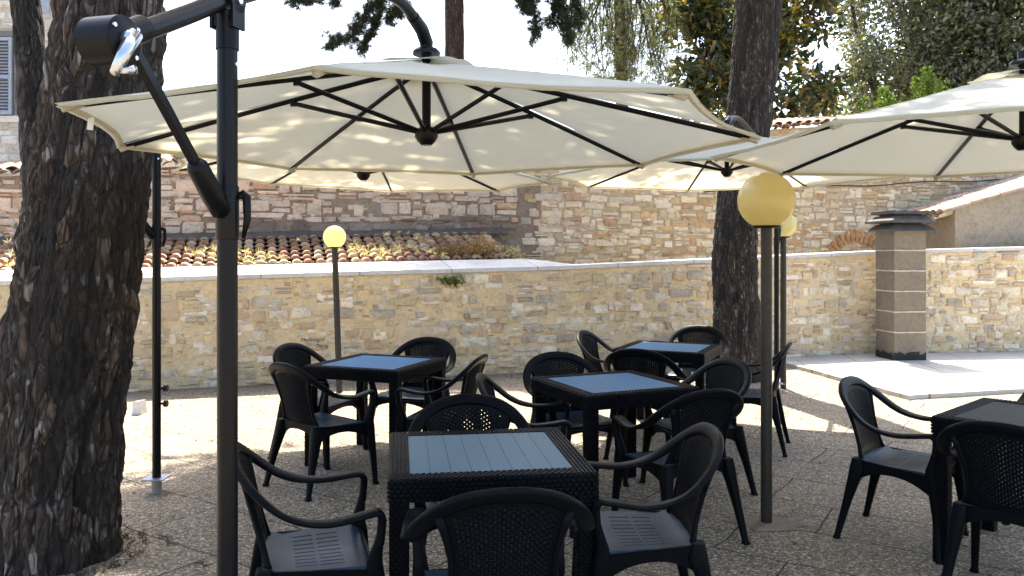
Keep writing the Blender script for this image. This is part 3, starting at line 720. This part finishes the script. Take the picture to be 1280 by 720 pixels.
# dry weeds on the roof
DRY = [(.40,.32,.20),(.47,.39,.26),(.32,.24,.14),(.54,.47,.34)]
nm = MB()
for _ in range(330):
    X = random.uniform(-6.5, -.4); b_ = random.triangular(.0, 1.6, .25); q = Vector((X, 10.38-.32+X*.3136, 0))+back*b_*.9
    if mnoise.noise(Vector((X*1.1, b_*2, 3))) < .02+.25*(b_ > .6)-.25*(X > -2): continue
    z = roofz(q.x)+b_*.9*rise+.10
    needle_tuft(nm, Vector((q.x, q.y, z)), Vector((0,0,1)), random.uniform(.03,.11), 12, .005, DRY+[(.26,.19,.10),(.30,.27,.13)], 1.1)
tag(nm.build('dry_weeds', M['dry'], None, False, True), kind='stuff', label='straw coloured dry weeds growing on the tiled roof', cat='weeds')
for (px, py, sz, lab, pl) in ((560, 318, .28, 'dark brown dry bush on the tiled roof beside the straw weeds', [(.20,.13,.06),(.26,.17,.08),(.15,.10,.05)]), (598, 312, .34, 'tall tawny dry bush in the middle at the end of the tiled roof', [(.32,.20,.09),(.40,.26,.12),(.24,.15,.07)]), (632, 318, .26, 'golden dry bush nearest the stone corner at the end of the slab', DRY)):
    Y = 11.15+.29*(px-600)/100*1.0; c = at(px, py, Y); root = empty('dry_bush', (c.x, c.y, c.z-sz*.6)); tag(root, lab, 'bush', 'dry bushes behind the low wall')
    nm = MB(); lm = MB()
    for s in range(60):
        d = (rnd_unit()+Vector((0,0,.9))).normalized(); d.z = abs(d.z); e = d*sz*random.uniform(.6,1.15); e.x *= 1.25
        lm.tube([(0,0,0), e*.5+rnd_unit()*.02, e], [.004,.003,.002], 4)
        for _ in range(7): needle_tuft(nm, e*random.uniform(.55,1)+rnd_unit()*.05, (rnd_unit()+Vector((0,0,.5))).normalized(), .06, 8, .008, pl, 1.0)
    lm.build('stems', M['twig'], root); nm.build('foliage', M['dry'], root, False, True)
c = at(565, 349, 10.1); root = empty('weed', c); tag(root, 'green weed hanging from the top joint of the low stone wall', 'plant')
nm = MB()
for _ in range(40): needle_tuft(nm, Vector((random.gauss(0,.09), random.uniform(-.06,.0)+.0, random.uniform(-.06,.03))), Vector((random.uniform(-.5,.5),-.6,-.1)).normalized(), .07, 7, .012, [(.08,.13,.02),(.10,.14,.03)], .9)
nm.build('foliage', M['leaf'], root, False, True)

# ------------------------------------------------------------------ umbrellas
def make_umbrella(pole, cen, rim, R, ang, rise, hubdrop, tilt, label, knobs=False, knob_only=False):
    root = empty('cantilever_umbrella', (pole[0], pole[1], 0)); tag(root, label, 'umbrella', 'cream cantilever umbrellas over the tables')
    o = Vector((pole[0], pole[1], 0)); cx, cy = cen[0]-pole[0], cen[1]-pole[1]
    D = math.hypot(cx, cy); ux, uy = cx/D, cy/D; apz = rim+rise
    def cp(x, y, z): return Vector((cx+x, cy+y, z+tilt[0]*x+tilt[1]*y))
    K = [(R*math.cos(R_(ang+45*k)), R*math.sin(R_(ang+45*k))) for k in range(8)]
    # canopy
    m = MB(); nr, na = 12, 10
    for k in range(8):
        a, b = K[k], K[(k+1) % 8]; vs = []
        for i in range(nr+1):
            r = lerp(.03, 1, i/nr)
            for j in range(na+1):
                t = j/na; s = math.sin(math.pi*t); sc = r*(1-.04*s*r*r)
                z = rim+rise*(1-r**1.06)-.014*s*math.sin(math.pi*min(1,r*.9))+.004*s*r
                z += .006*mnoise.noise(Vector((a[0]+t*3, r*5, cen[0]+k)))+.003*r*mnoise.noise(Vector((t*14+k*3, r*2.5, cen[1])))
                vs.append(cp(lerp(a[0],b[0],t)*sc, lerp(a[1],b[1],t)*sc, z))
        for j in range(na+1):
            p = vs[nr*(na+1)+j]; s = math.sin(math.pi*j/na); vs.append(Vector((cx+(p.x-cx)*.985, cy+(p.y-cy)*.985, p.z-.010)))
        fs = [(i*(na+1)+j, i*(na+1)+j+1, (i+1)*(na+1)+j+1, (i+1)*(na+1)+j) for i in range(nr+1) for j in range(na)]
        m.add(vs, fs)
        ct = cp(a[0]*.985, a[1]*.985, rim-.016); ci = cp(a[0]*.93, a[1]*.93, rim+rise*.055-.012)   # rib end pocket
        m.tube([ci, ct], [.007,.015], 6)
    can = m.build('canopy', M['canopy'], root, True)
    m = MB()
    for k in range(8):
        a, b = K[k], K[(k+1) % 8]; vs = []
        for j in range(na+1):
            t = j/na; s = math.sin(math.pi*t)
            for r, dz in ((.974, -.0065), (.998, -.013)): sc = r*(1-.04*s*r*r); z = rim+rise*(1-r**1.06)+.004*s*r+dz-.014*s*math.sin(math.pi*r*.9); vs.append(cp(lerp(a[0],b[0],t)*sc, lerp(a[1],b[1],t)*sc, z))
        m.add(vs, [(j*2, j*2+1, j*2+3, j*2+2) for j in range(na)])
    m.build('hem', M['canopy'], can, True)
    # vent cap
    m = MB(); Rv = R*.17
    for k in range(8):
        a, b = [(Rv*math.cos(R_(ang+45*(k+q))), Rv*math.sin(R_(ang+45*(k+q)))) for q in (0, 1)]; vs = []
        for i in range(5):
            r = lerp(.08, 1, i/4)
            for j in range(7):
                t = j/6; s = math.sin(math.pi*t); vs.append(cp(lerp(a[0],b[0],t)*r*(1-.04*s), lerp(a[1],b[1],t)*r*(1-.04*s), apz+.018-rise*.15*r-.0+.014*s*r+.006*math.sin(k*2.7+t*5)*r))
        m.add(vs, [(i*7+j, i*7+j+1, (i+1)*7+j+1, (i+1)*7+j) for i in range(4) for j in range(6)])
    m.build('vent', M['canopy'], can, True)
    hz = apz-hubdrop
    for k in range(8):
        a = K[k]; m = MB()
        q0 = cp(a[0]*.03, a[1]*.03, apz-.035); q1 = cp(a[0]*.965, a[1]*.965, rim+rise*.035-.016)
        qs = [cp(a[0]*r, a[1]*r, rim+rise*(1-r**1.06)-.016) for r in (.04,.2,.4,.6,.8,.965)]
        m.tube(qs, .0115, 6); rb = m.build('rib', M['dark_metal'], root)
        m = MB(); j0 = cp(a[0]*.42, a[1]*.42, rim+rise*(1-.42**1.06)-.03); m.tube([j0, cp(a[0]*.028, a[1]*.028, hz+.025)], .0105, 6)
        m.lathe([(.014,-.014),(.014,.014)], 0, 0, 8); 
        for v in range(len(m.v)-16, len(m.v)): p = Vector(m.v[v])+j0; m.v[v] = tuple(p)
        m.build('strut', M['dark_metal'], rb)
    m = MB(); c0 = cp(0,0,0); m.tube([(cx,cy,hz),(cx,cy,apz+.06)], .02, 12)
    m.lathe([(.025,hz-.035),(.04,hz-.02),(.052,hz),(.052,hz+.03),(.03,hz+.045)], cx, cy, 16); m.lathe([(.05,apz-.06),(.05,apz-.03)], cx, cy, 14)
    m.build('hub', M['black_plastic'], root, angle=40)
    # pole, base, arm
    pt = 2.235+(rim-2.06)
    m = MB(); m.lathe([(.027,.1),(.027,pt-.03)], 0, 0, 24); m.build('pole', M['dark_metal'], root, angle=40)
    m = MB(); m.box(-.07,.07,-.07,.07,.095,.103)
    Mr = Matrix.Rotation(.2, 4, 'Z')
    m.build('flange', M['galvanised'], root); m = MB(); m.lathe([(.031,-.01),(.031,.095)], 0, 0, 16); m.build('socket', M['pale_pipe'], root, angle=40)
    def ap(u, z): return Vector((ux*u, uy*u, z))
    hb = .40; zh = pt-.205; e = D
    arc = [ap(-hb+.02, zh+.01), ap(-.17, pt-.085), ap(0, pt+.005), ap(.25*e, lerp(pt+.13, apz+.1, .3)), ap(.5*e, lerp(pt+.24, apz+.17, .5)), ap(.78*e, apz+.185), ap(.92*e, apz+.15)]
    A = catmull([tuple(p) for p in arc], 6); m = MB(); m.tube(A, .024, 16); arm = m.build('arm', M['dark_metal'], root, True)
    m = MB(); m.tube([ap(.89*e, apz+.162), ap(.96*e, apz+.135), ap(e, apz+.09), ap(e, apz+.03)], [.028,.031,.031,.025], 14); m.lathe([(.062, apz+.035),(.062, apz+.05),(.05, apz+.062)], cx, cy, 16); m.build('elbow', M['dark_metal'], root, angle=40)
    # pivot head on the pole
    m = MB(); side = Vector((-uy, ux, 0)); Mx = Matrix((( ux,-uy,0,0),(uy,ux,0,0),(0,0,1,0),(0,0,0,1)))
    m.lathe([(.0305, pt-.13),(.0305,pt-.05),(.033,pt-.03)], 0, 0, 20); 
    for s_ in (-1, 1): m.tube([Vector((0,0,pt+.0))+side*s_*.027, Vector((0,0,pt))+side*s_*.036], .033, 16); m.box(-.028,.028,min(s_*.027,s_*.036),max(s_*.027,s_*.036),pt-.075,pt-.012,Mx)
    m.box(-.024,.024,-.027,.027,pt-.07,pt-.028,Mx); m.build('pivot', M['black_plastic'], root, angle=40)
    m = MB()
    for s in (-1, 1): m.tube([side*s*.034+Vector((0,0,pt+.0)), side*s*.042+Vector((0,0,pt+.0))], .010, 10)
    for s in (-1, 1): m.tube([side*s*.024+Vector((0,0,pt-.17)), side*s*.030+Vector((0,0,pt-.17))], .006, 10)
    m.build('bolt', M['bright_metal'], root)
    # crank housing: a drum lying across the arm end
    hc = ap(-hb-.03, zh-.01); m = MB(); m.tube([hc-side*.045, hc-side*.041, hc+side*.041, hc+side*.045], [.046,.052,.052,.046], 28)
    m.tube([ap(-hb+.0, zh+.005), ap(-hb+.075, zh+.045)], .031, 16); hs = m.build('crank_housing', M['black_plastic'], root, angle=40)
    m = MB(); q = hc-side*.060
    fwd = Vector((-ux, -uy, 0)); m.tube([hc-side*.04, hc-side*.066], .019, 14)
    m.tube([q+fwd*-.008+Vector((0,0,.012)), q+fwd*.02+Vector((0,0,-.03)), q+fwd*.05+Vector((0,0,-.085))], [.017,.015,.011], 12); e2 = q+fwd*.046+Vector((0,0,-.08)); m.tube([e2, e2-side*.03, e2-side*.045], [.006,.007,.010], 10)
    m.build('crank_handle', M['bright_metal'], hs, True)
    m = MB()
    for dx, dz in ((.033,.028),(.028,-.034),(-.036,.022),(-.024,-.036)): m.tube([hc-side*.044-fwd*dx+Vector((0,0,dz)), hc-side*.049-fwd*dx+Vector((0,0,dz))], .005, 8)
    m.build('screws', M['bright_metal'], hs)
    # brace from the housing to the collar
    zb = 1.66; s0 = ap(-hb+.045, zh-.01); s1 = ap(-.045, zb+.03); m = MB(); m.tube([s0, s1], .0145, 4); br = m.build('brace', M['dark_metal'], root)
    m = MB(); dlt = (s1-s0); m.tube([s1-dlt*.30, s1-dlt*.27, s1-dlt*.06, s1+dlt*.06, s1+dlt*.085], [.019,.027,.029,.027,.016], 14); m.build('grip', M['black_plastic'], br, True)
    m = MB(); m.lathe([(.0290,1.595),(.0305,1.60),(.0305,1.735),(.029,1.74)], 0, 0, 24); m.lathe([(.033,1.712),(.033,1.724)], 0, 0, 24); cl = m.build('collar', M['dark_metal'], root, angle=40)
    m = MB(); pp = Vector((.038, .0, 0)); m.tube([pp+Vector((0,0,1.725)), pp+Vector((.014,0,1.71)), pp+Vector((.016,0,1.65)), pp+Vector((.005,0,1.60))], [.007,.011,.010,.005], 8); m.tube([Vector((.026,0,1.712)), pp+Vector((.01,0,1.712))], .009, 8); m.build('lever', M['black_plastic'], cl, True)
    if knobs:
        for zq in (.68, .58):
            m = MB(); m.tube([(.025,0,zq),(.045,0,zq),(.05,0,zq),(.07,0,zq)], [.008,.008,.022,.022], 10); m.build('knob', M['black_plastic'], root, angle=40)
    return root
U1 = make_umbrella((-.765, 2.15), (-.385, 3.6), 2.06, 1.475, -5.6, .355, .335, (0, 0), 'nearest cream umbrella, its dark pole and silver crank at the left front')
m = MB(); m.box(-.010,.010,-.0015,.0015,-.045,.004); tg = m.build('tag', M['fabric_tag'], U1)
ka, kb = [Vector((1.475*math.cos(R_(-5.6+45*k)), 1.475*math.sin(R_(-5.6+45*k)), 0)) for k in (5, 4)]
tg.location = ka.lerp(kb, .22)*.955+Vector((-.385+.765, 3.6-2.15, 2.055)); tg.rotation_euler = (0, .1, .3)
make_umbrella((-2.31, 5.2), (-1.17, 6.3), 2.165, 1.5, 0, .36, .36, (-.03, 0), 'umbrella behind the nearest one, its pole beside the big pine trunk', True)
make_umbrella((4.1, 3.9), (2.45, 3.83), 2.06, 1.46, -13, .36, .335, (0, 0), 'right hand cream umbrella spreading over the table at the right edge')
make_umbrella((2.96, 8.95), (1.88, 7.0), 2.23, 1.6, 0, .38, .35, (0, -.0), 'far umbrella in front of the tall pine trunk, pole beside a globe lamp')

# ------------------------------------------------------------------ globe lamps
def lamp(base, topx, zc, r, pr, mat, label, plate=True):
    root = empty('globe_lamp', base); tag(root, label, 'lamp', 'globe lamps among the tables'); dx = topx-base[0]
    m = MB(); m.tube([(0,0,-.01),(dx*.5,0,zc*.5),(dx,0,zc-r*.93)], pr, 18); m.build('post', M['grey_metal'], root, angle=40)
    m = MB(); m.lathe([(r*.5, zc-r*.97),(r*.52, zc-r*.90),(r*.40, zc-r*.86)], dx, 0, 20); m.build('fitter', M['black_plastic'], root, angle=40)
    m = MB(); n = 20; m.lathe([(max(.002, r*math.sin(math.pi*(i+.0)/n)), zc-r*math.cos(math.pi*i/n)) for i in range(2, n+1)], dx, 0, 40); m.build('globe', mat, root, True)
    if plate:
        m = MB(); nn = 22; rg = [.13*(1+random.uniform(-.25,.3)) for _ in range(nn)]
        m.add([(rg[j]*1.6*math.cos(2*math.pi*j/nn), rg[j]*math.sin(2*math.pi*j/nn), .004) for j in range(nn)]+[(rg[j]*1.2*math.cos(2*math.pi*j/nn), rg[j]*.8*math.sin(2*math.pi*j/nn), .014) for j in range(nn)], [(j,(j+1)%nn,(j+1)%nn+nn,j+nn) for j in range(nn)]+[tuple(range(nn,2*nn))]); m.build('concrete_pad', M['block_concrete'], root)
lamp((1.463,4.6,0), 1.463, 1.86, .162, .032, M['globe_amber'], 'nearest globe lamp with large amber globe on a grey post between the tables')
lamp((-1.93,8.95,0), -1.985, 1.738, .126, .034, M['globe_pale'], 'slightly leaning lamp with small bright yellow globe before the left wall', False)
lamp((3.12,9.2,0), 3.12, 1.88, .15, .034, M['globe_pale'], 'pale globe lamp half hidden behind the big amber globe', False)

# ------------------------------------------------------------------ tables
def weave(mb, o, du, dv, lu, lv, cu, cv, nrm, h):
    o, du, dv, nrm = map(Vector, (o, du, dv, nrm)); nv = max(1, round(lv/cv)); nu = max(1, round(lu/cu)); a, b = lu/nu, lv/nv
    for i in range(nv):
        off = .5 if i % 2 else 0
        for j in range(nu+(1 if off else 0)):
            u0 = max(0, (j-off)*a)+.001; u1 = min(lu, (j-off+1)*a)-.001; v0, v1 = i*b+.0012, (i+1)*b-.0012
            if u1-u0 < .003: continue
            q = [(u0,v0),(u1,v0),(u1,v1),(u0,v1)]; cu_, cv_ = (u0+u1)/2, (v0+v1)/2
            vs = [o+du*x+dv*y for x, y in q]+[o+du*lerp(x,cu_,.35)+dv*lerp(y,cv_,.4)+nrm*h for x, y in q]
            mb.add(vs, [(4,5,6,7),(0,1,5,4),(1,2,6,5),(2,3,7,6),(3,0,4,7)])
S, H = .39, .735
def make_table():
    root = empty('cafe_table', (0,0,0))
    m = MB(); bw = .078; t = H-.004
    for k in range(4):
        Mz = Matrix.Rotation(k*math.pi/2, 4, 'Z'); R3 = Mz.to_3x3()
        m.box(-S, S-bw, -S, -S+bw, t-.03, t, Mz); m.box(-S+.004, S-.012, -S+.004, -S+.022, H-.088, t-.03, Mz)
        weave(m, R3 @ Vector((-S, -S, t)), R3 @ Vector((1,0,0)), R3 @ Vector((0,1,0)), 2*S-bw, bw, .0235, .0155, (0,0,1), .005)
        weave(m, R3 @ Vector((-S, -S, H-.086)), R3 @ Vector((1,0,0)), Vector((0,0,1)), 2*S, .08, .0235, .0155, R3 @ Vector((0,-1,0)), .0045)
    m.build('tabletop', M['dark_plastic'], root)
    m = MB(); c = S-bw; n = 8; p = 2*c/n
    m.box(-c, c, -c, c, t-.02, t-.0035)
    for i in range(n): m.box(-c+i*p+.0008, -c+(i+1)*p-.0008, -c+.001, c-.001, t-.0035, t+.001)
    m.build('panel', M['table_panel'], root)
    for sx in (-1, 1):
        for sy in (-1, 1):
            m = MB(); wl = .066; x0 = sx*(S-.006) - (wl if sx > 0 else 0); y0 = sy*(S-.006)-(wl if sy > 0 else 0)
            m.box(x0, x0+wl, y0, y0+wl, .0, H-.03)
            for o, du, nr in (((x0,y0,0),(1,0,0),(0,-1,0)), ((x0+wl,y0,0),(0,1,0),(1,0,0)), ((x0+wl,y0+wl,0),(-1,0,0),(0,1,0)), ((x0,y0+wl,0),(0,-1,0),(-1,0,0))):
                weave(m, o, du, (0,0,1), wl, H-.09, .0225, .0155, nr, .004)
            m.build('leg', M['dark_plastic'], root)
    return root
TABLES = [((-.117,3.345), 8, 'nearest woven edge table with pale sheen-tinted planked top, at the bottom centre'),
          ((-1.02,6.07), -21, 'blue sheen-tinted table at the left before the ochre wall'),
          ((.64,5.12), 23.6, 'middle table between the nearest and the farthest, tinted with a blue sheen'),
          ((1.38,7.05), -25, 'farthest table, standing before the tall pine trunk'),
          ((2.67,4.02), 42.5, 'dark table cut off by the right edge of the picture')]
tb = make_table()
for i, ((x, y), a, lab) in enumerate(TABLES):
    o = tb if i == 0 else copy_tree(tb); o.location = (x, y, 0); o.rotation_euler = (0, 0, R_(a)); tag(o, lab, 'table', 'dark woven plastic tables')

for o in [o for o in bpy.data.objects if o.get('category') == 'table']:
    lab = o['label']; key = 'table_panel_pale_sheen' if lab.startswith('nearest') else 'table_panel_dark' if lab.startswith('dark') else 'table_panel_soft_sheen' if not lab.startswith('blue') else None
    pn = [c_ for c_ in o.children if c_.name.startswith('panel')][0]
    if key: pn.data = pn.data.copy(); pn.data.materials[0] = M[key]  # panel tint with this table's own painted sheen
# ------------------------------------------------------------------ armchairs
def make_chair():
    root = empty('plastic_armchair', (0,0,0)); pl = M['dark_plastic']
    half = [(.262,.238,.52,1,0,0,.024,.017),(.262,.246,.60,1,0,0,.026,.017),(.262,.243,.625,1,0,0,.030,.016),(.264,.226,.640,1,0,0,.033,.013),(.268,.20,.640,1,0,0,.034,.012),(.279,.11,.628,1,0,0,.034,.012),(.287,.02,.624,1,0,.05,.034,.012),(.288,-.075,.640,1,0,.15,.033,.012),(.281,-.155,.675,.95,-.1,.3,.031,.013),
            (.256,-.232,.735,.8,-.3,.5,.03,.015),(.205,-.288,.79,.55,-.5,.65,.031,.016),(.135,-.318,.828,.3,-.58,.74,.032,.016),(.065,-.332,.844,.12,-.6,.78,.032,.016),(0,-.336,.848,0,-.6,.8,.032,.016)]
    full = half+[(-x,y,z,-a,b,c,p,q) for x,y,z,a,b,c,p,q in half[-2::-1]]
    # wide axis keeps pointing outwards
    C_ = catmull(full, 5); rings = []; n = 12
    for i, c in enumerate(C_):
        p = Vector(c[:3]); d = (Vector(C_[min(i+1,len(C_)-1)][:3])-Vector(C_[max(i-1,0)][:3])).normalized(); wv = Vector(c[3:6]); wv = (wv-d*wv.dot(d)).normalized(); hv = d.cross(wv).normalized()
        rings.append([p+wv*c[6]*math.copysign(abs(math.cos(t))**.75, math.cos(t))+hv*c[7]*math.copysign(abs(math.sin(t))**.75, math.sin(t)) for t in [2*math.pi*j/n for j in range(n)]])
    m = MB(); m.ring_loft(rings); m.build('arm_rim', pl, root, angle=50)
    # woven back panel with open holes
    m = MB(); nu, nv = 26, 38
    def bp(u, v, d=0):
        hw = interp(v, [(0,.19),(.25,.165),(.5,.163),(.75,.18),(1,.205)]); uu = u
        z = .425+v*(.412-.062*uu*uu); y = -.212-.118*v+.05*uu*uu*(.5+.5*v); return Vector((uu*hw, y-d, z))
    for i in range(nv):
        for j in range(nu):
            u0, u1 = -1+2*j/nu, -1+2*(j+1)/nu; v0, v1 = i/nv, (i+1)/nv; up = .0035 if (i+j) % 2 else -.001
            hole = 2 <= j < nu-2 and 5 <= i < nv-3
            if not hole: m.add([bp(u0,v0),bp(u1,v0),bp(u1,v1),bp(u0,v1)], [(0,1,2,3)]); continue
            du, dv = (u1-u0), (v1-v0); fu, fv = (.30, .36) if (i+j) % 2 else (.36, .30)
            inn = [bp(u0+du*fu,v0+dv*fv,up), bp(u1-du*fu,v0+dv*fv,up), bp(u1-du*fu,v1-dv*fv,up), bp(u0+du*fu,v1-dv*fv,up)]
            m.add([bp(u0,v0),bp(u1,v0),bp(u1,v1),bp(u0,v1)]+inn, [(0,1,5,4),(1,2,6,5),(2,3,7,6),(3,0,4,7)])
    o = m.build('backrest', pl, root); bm = bmesh.new(); bm.from_mesh(o.data); bmesh.ops.remove_doubles(bm, verts=bm.verts, dist=1e-5); bmesh.ops.recalc_face_normals(bm, faces=bm.faces)
    bmesh.ops.solidify(bm, geom=bm.faces[:], thickness=.007); bm.to_mesh(o.data); bm.free()
    for s in (-1, 1):
        m = MB(); m.tube([bp(s*1.0, v)+Vector((0,.0,0)) for v in (0,.1,.25,.4,.55,.7,.85,1.0)], [.016,.013,.0115,.0115,.012,.013,.015,.017], 8); m.build('back_rail', pl, root, True)
    # seat with slits
    m = MB()
    ny = [-.215,-.17,-.13,-.10,-.085,.0,.015,.11,.125,.165,.195,.215,.232]; nx = [-1]
    for k in range(9): c_ = -.72+k*.18; nx += [c_-.016, c_+.016]
    nx += [1]
    def sp(u, y):
        hw = lerp(.205, .240, (y+.215)/.447); z = .432-.014*math.cos(u*math.pi/2)*math.cos((y-.0)*3.6); 
        if y > .165: z -= (y-.165)**2*5.0
        if y < -.13: z += (-.13-y)*.22
        return Vector((u*hw, y, z))
    idx = {}; vs = []; fs = []
    xs = sorted(nx)
    for j, y in enumerate(ny):
        for i, u in enumerate(xs): idx[i,j] = len(vs); vs.append(sp(u, y))
    for j in range(len(ny)-1):
        for i in range(len(xs)-1):
            slit = (i % 2 == 1) and ((abs(ny[j]+.085) < 1e-6) or (abs(ny[j]-.015) < 1e-6))
            if not slit: fs.append((idx[i,j], idx[i+1,j], idx[i+1,j+1], idx[i,j+1]))
    m.add(vs, fs); o = m.build('seat', M['seat_plastic'], root, True); solidify(o, .012)
    o.data.set_sharp_from_angle(angle=R_(45))
    # apron with arches between the legs
    m = MB()
    def skirt(a, b, depth):
        a, b = Vector(a), Vector(b); n_ = 12; vs = []
        nrm = Vector((b.y-a.y, -(b.x-a.x), 0)).normalized()*.006
        for i in range(n_+1):
            t = i/n_; p = a.lerp(b, t); arch = depth*(.42+.58*abs(2*t-1)**2.2)
            vs += [p+nrm, p+nrm-Vector((0,0,arch)), p-nrm-Vector((0,0,arch)), p-nrm]
        m.add(vs, [(i*4+k, (i+1)*4+k, (i+1)*4+(k+1)%4, i*4+(k+1)%4) for i in range(n_) for k in range(4)])
    skirt((-.238,.222,.416),(.238,.222,.416),.085); skirt((.24,.22,.418),(.206,-.205,.44),.11); skirt((-.206,-.205,.44),(-.24,.22,.418),.11); skirt((.2,-.212,.445),(-.2,-.212,.445),.10)
    m.build('apron', pl, root)
    def leg(path):
        m = MB(); rings = []
        for x, y, z, a, b in path: rings.append([Vector((x+a*math.copysign(abs(math.cos(t))**.5, math.cos(t)), y+b*math.copysign(abs(math.sin(t))**.5, math.sin(t)), z)) for t in [2*math.pi*(j+.5)/12 for j in range(12)]])
        m.ring_loft(rings); m.build('leg', pl, root, angle=50)
    for s in (-1, 1):
        leg([(s*.274,.268,0,.019,.019),(s*.272,.266,.012,.019,.019),(s*.270,.264,.02,.015,.016),(s*.262,.25,.2,.019,.021),(s*.25,.235,.34,.026,.03),(s*.247,.222,.40,.032,.037),(s*.25,.218,.45,.026,.03),(s*.257,.232,.52,.022,.018),(s*.262,.242,.56,.021,.015)])
        leg([(s*.245,-.315,0,.02,.02),(s*.244,-.313,.012,.02,.02),(s*.242,-.31,.02,.016,.017),(s*.222,-.262,.2,.021,.024),(s*.206,-.225,.33,.028,.036),(s*.198,-.205,.39,.034,.046),(s*.193,-.208,.445,.03,.03)])
    for o in root.children:
        me = o.data; co = np.empty(len(me.vertices)*3, dtype=np.float32); me.vertices.foreach_get('co', co); co = co.reshape(-1, 3)
        co[:, 1] *= .89; hi = co[:, 2] > .43; co[hi, 2] = .43+(co[hi, 2]-.43)*.945; me.vertices.foreach_set('co', co.ravel()); me.update()
    return root
CH = [((-.055,2.72),(-.14,.99),'nearest armchair seen from behind, at the front edge of the nearest table'),
      ((-.755,3.06),(.95,.3),'armchair with slitted seat showing at the left side of the nearest table'),
      ((.52,3.27),(-1,-.05),'armchair facing left at the right side of the nearest table'),
      ((-.18,3.72),(.14,-.99),'armchair tucked under the far side of the nearest table, facing us'),
      ((-1.28,5.40),(.66,.75),'armchair seen from behind at the near left corner of the left table'),
      ((-1.48,6.18),(.93,-.36),'armchair behind the left table nearest the ochre wall, lit rim at its left'),
      ((-.80,6.48),(-.36,-.93),'armchair facing us at the far right side of the left table'),
      ((-.50,5.66),(-.95,.25),'armchair in profile facing left, at the right of the left table'),
      ((.11,4.67),(.98,-.05),'armchair facing right at the left side of the middle table'),
      ((.42,5.46),(.39,-.92),'armchair facing us behind the middle table, sunlit spot on its rim'),
      ((.92,4.45),(-.39,.92),'armchair with its back to us at the near right side of the middle table'),
      ((1.21,5.27),(-.92,-.39),'armchair with a greyish rim at the far right side of the middle table'),
      ((.92,7.2),(.9,-.42),'armchair at the left end of the farthest table, facing right'),
      ((1.05,6.2),(.42,.9),'dark armchair seen from behind at the near side of the farthest table'),
      ((1.72,7.58),(-.42,-.9),'armchair with a bright lit rim behind the farthest table'),
      ((1.92,6.45),(-.93,.37),'armchair in profile standing just right of the near lamp post'),
      ((2.15,4.38),(.75,-.66),'armchair facing right at the left corner of the right edge table'),
      ((2.27,3.55),(.74,.68),'armchair seen from behind at the bottom right corner'),
      ((3.2,4.56),(-.74,-.68),'armchair on the far side of the right edge table, just a sliver of rim showing')]
ch = make_chair()
for i, ((x, y), (fx, fy), lab) in enumerate(CH):
    o = ch if i == 0 else copy_tree(ch); o.location = (x, y, 0); o.rotation_euler = (0, 0, math.atan2(-fx, fy)); tag(o, lab, 'chair', 'dark plastic armchairs around the tables')

# ------------------------------------------------------------------ small things
q = ground_pt(174, 517); m = MB()
m.add([(-.05,-.05,0),(.05,-.06,0),(.055,.05,0),(-.045,.055,0),(-.042,-.04,.12),(.04,-.05,.135),(.045,.04,.13),(-.04,.045,.115)], [(3,2,1,0),(4,5,6,7),(0,1,5,4),(1,2,6,5),(2,3,7,6),(3,0,4,7)])
o = m.build('stone_block', M['white_stone']); o.location = q; tag(o, 'small pale stone block on the sunlit ground right of the big trunk', 'stone')
root = empty('litter_bin', (-5.15, 7.95, 0)); tag(root, 'grey bin partly hidden behind the trunk at the left edge', 'bin')
m = MB(); m.lathe([(.17,.0),(.2,.05),(.22,.66),(.23,.68)], 0, 0, 24); m.build('body', M['grey_bin'], root, angle=40); m = MB(); m.lathe([(.235,.68),(.235,.72),(.17,.78),(.02,.80)], 0, 0, 24); m.build('lid', M['flashing'], root, angle=40)
def twig(px, py, ang, ln, lab):
    c = ground_pt(px, py); m = MB(); pts = [(-ln/2,0,.009),(-ln*.1,.02,.012),(ln*.2,-.01,.01),(ln/2,.015,.008)]; m.tube(pts, [.003,.0055,.005,.002], 6); m.tube([(-ln*.1,.02,.012),(.0,.045,.014)], [.003,.0012], 5); m.tube([(ln*.2,-.01,.01),(ln*.36,-.03,.012)], [.003,.0012], 5)
    o = m.build('twig', M['twig'], None, True); o.location = c; o.rotation_euler = (0,0,ang); tag(o, lab, 'twig', 'fallen twigs')
twig(207, 677, -.75, .24, 'forked twig lying on the shaded ground right of the big trunk')
twig(252, 708, -.3, .10, 'small twig on the ground near the foot of the front pole')
nm = MB(); random.seed(3)
for _ in range(1900):
    X, Y = random.uniform(-4.5, 6), random.uniform(3.2, 10); a = random.uniform(0, 6.28); ln = random.uniform(.02,.07)
    if mnoise.noise(Vector((X*.9, Y*.9, 1))) < -.1: continue
    d = Vector((math.cos(a), math.sin(a), 0)); s = Vector((-d.y, d.x, 0))*random.choice([.002,.003,.009]); p = Vector((X,Y,.006)); nm.add([p-s*.4, p+d*ln*.5-s+Vector((0,0,.006)), p+d*ln, p+d*ln*.5+s+Vector((0,0,.004))], [(0,1,2,3)], jit(random.choice([(.12,.075,.04),(.17,.11,.06),(.07,.05,.035)]), .2))
tag(nm.build('litter', M['dry'], None, False, True), kind='stuff', label='dry pine needles and leaf bits scattered on the paving', cat='litter')
nm = MB()
for _ in range(160):
    a = random.uniform(-1.9, 1.2); rr = random.uniform(.36,.46); p = Vector((-2.38+rr*math.cos(a), 4.12+rr*math.sin(a), .0)); needle_tuft(nm, p, Vector((0,0,1)), random.uniform(.015,.035), 3, .006, [(.05,.04,.025),(.09,.065,.035)], 1.0)
tag(nm.build('debris', M['dry'], None, False, True), kind='stuff', label='dry brown debris gathered at the foot of the big pine', cat='debris')
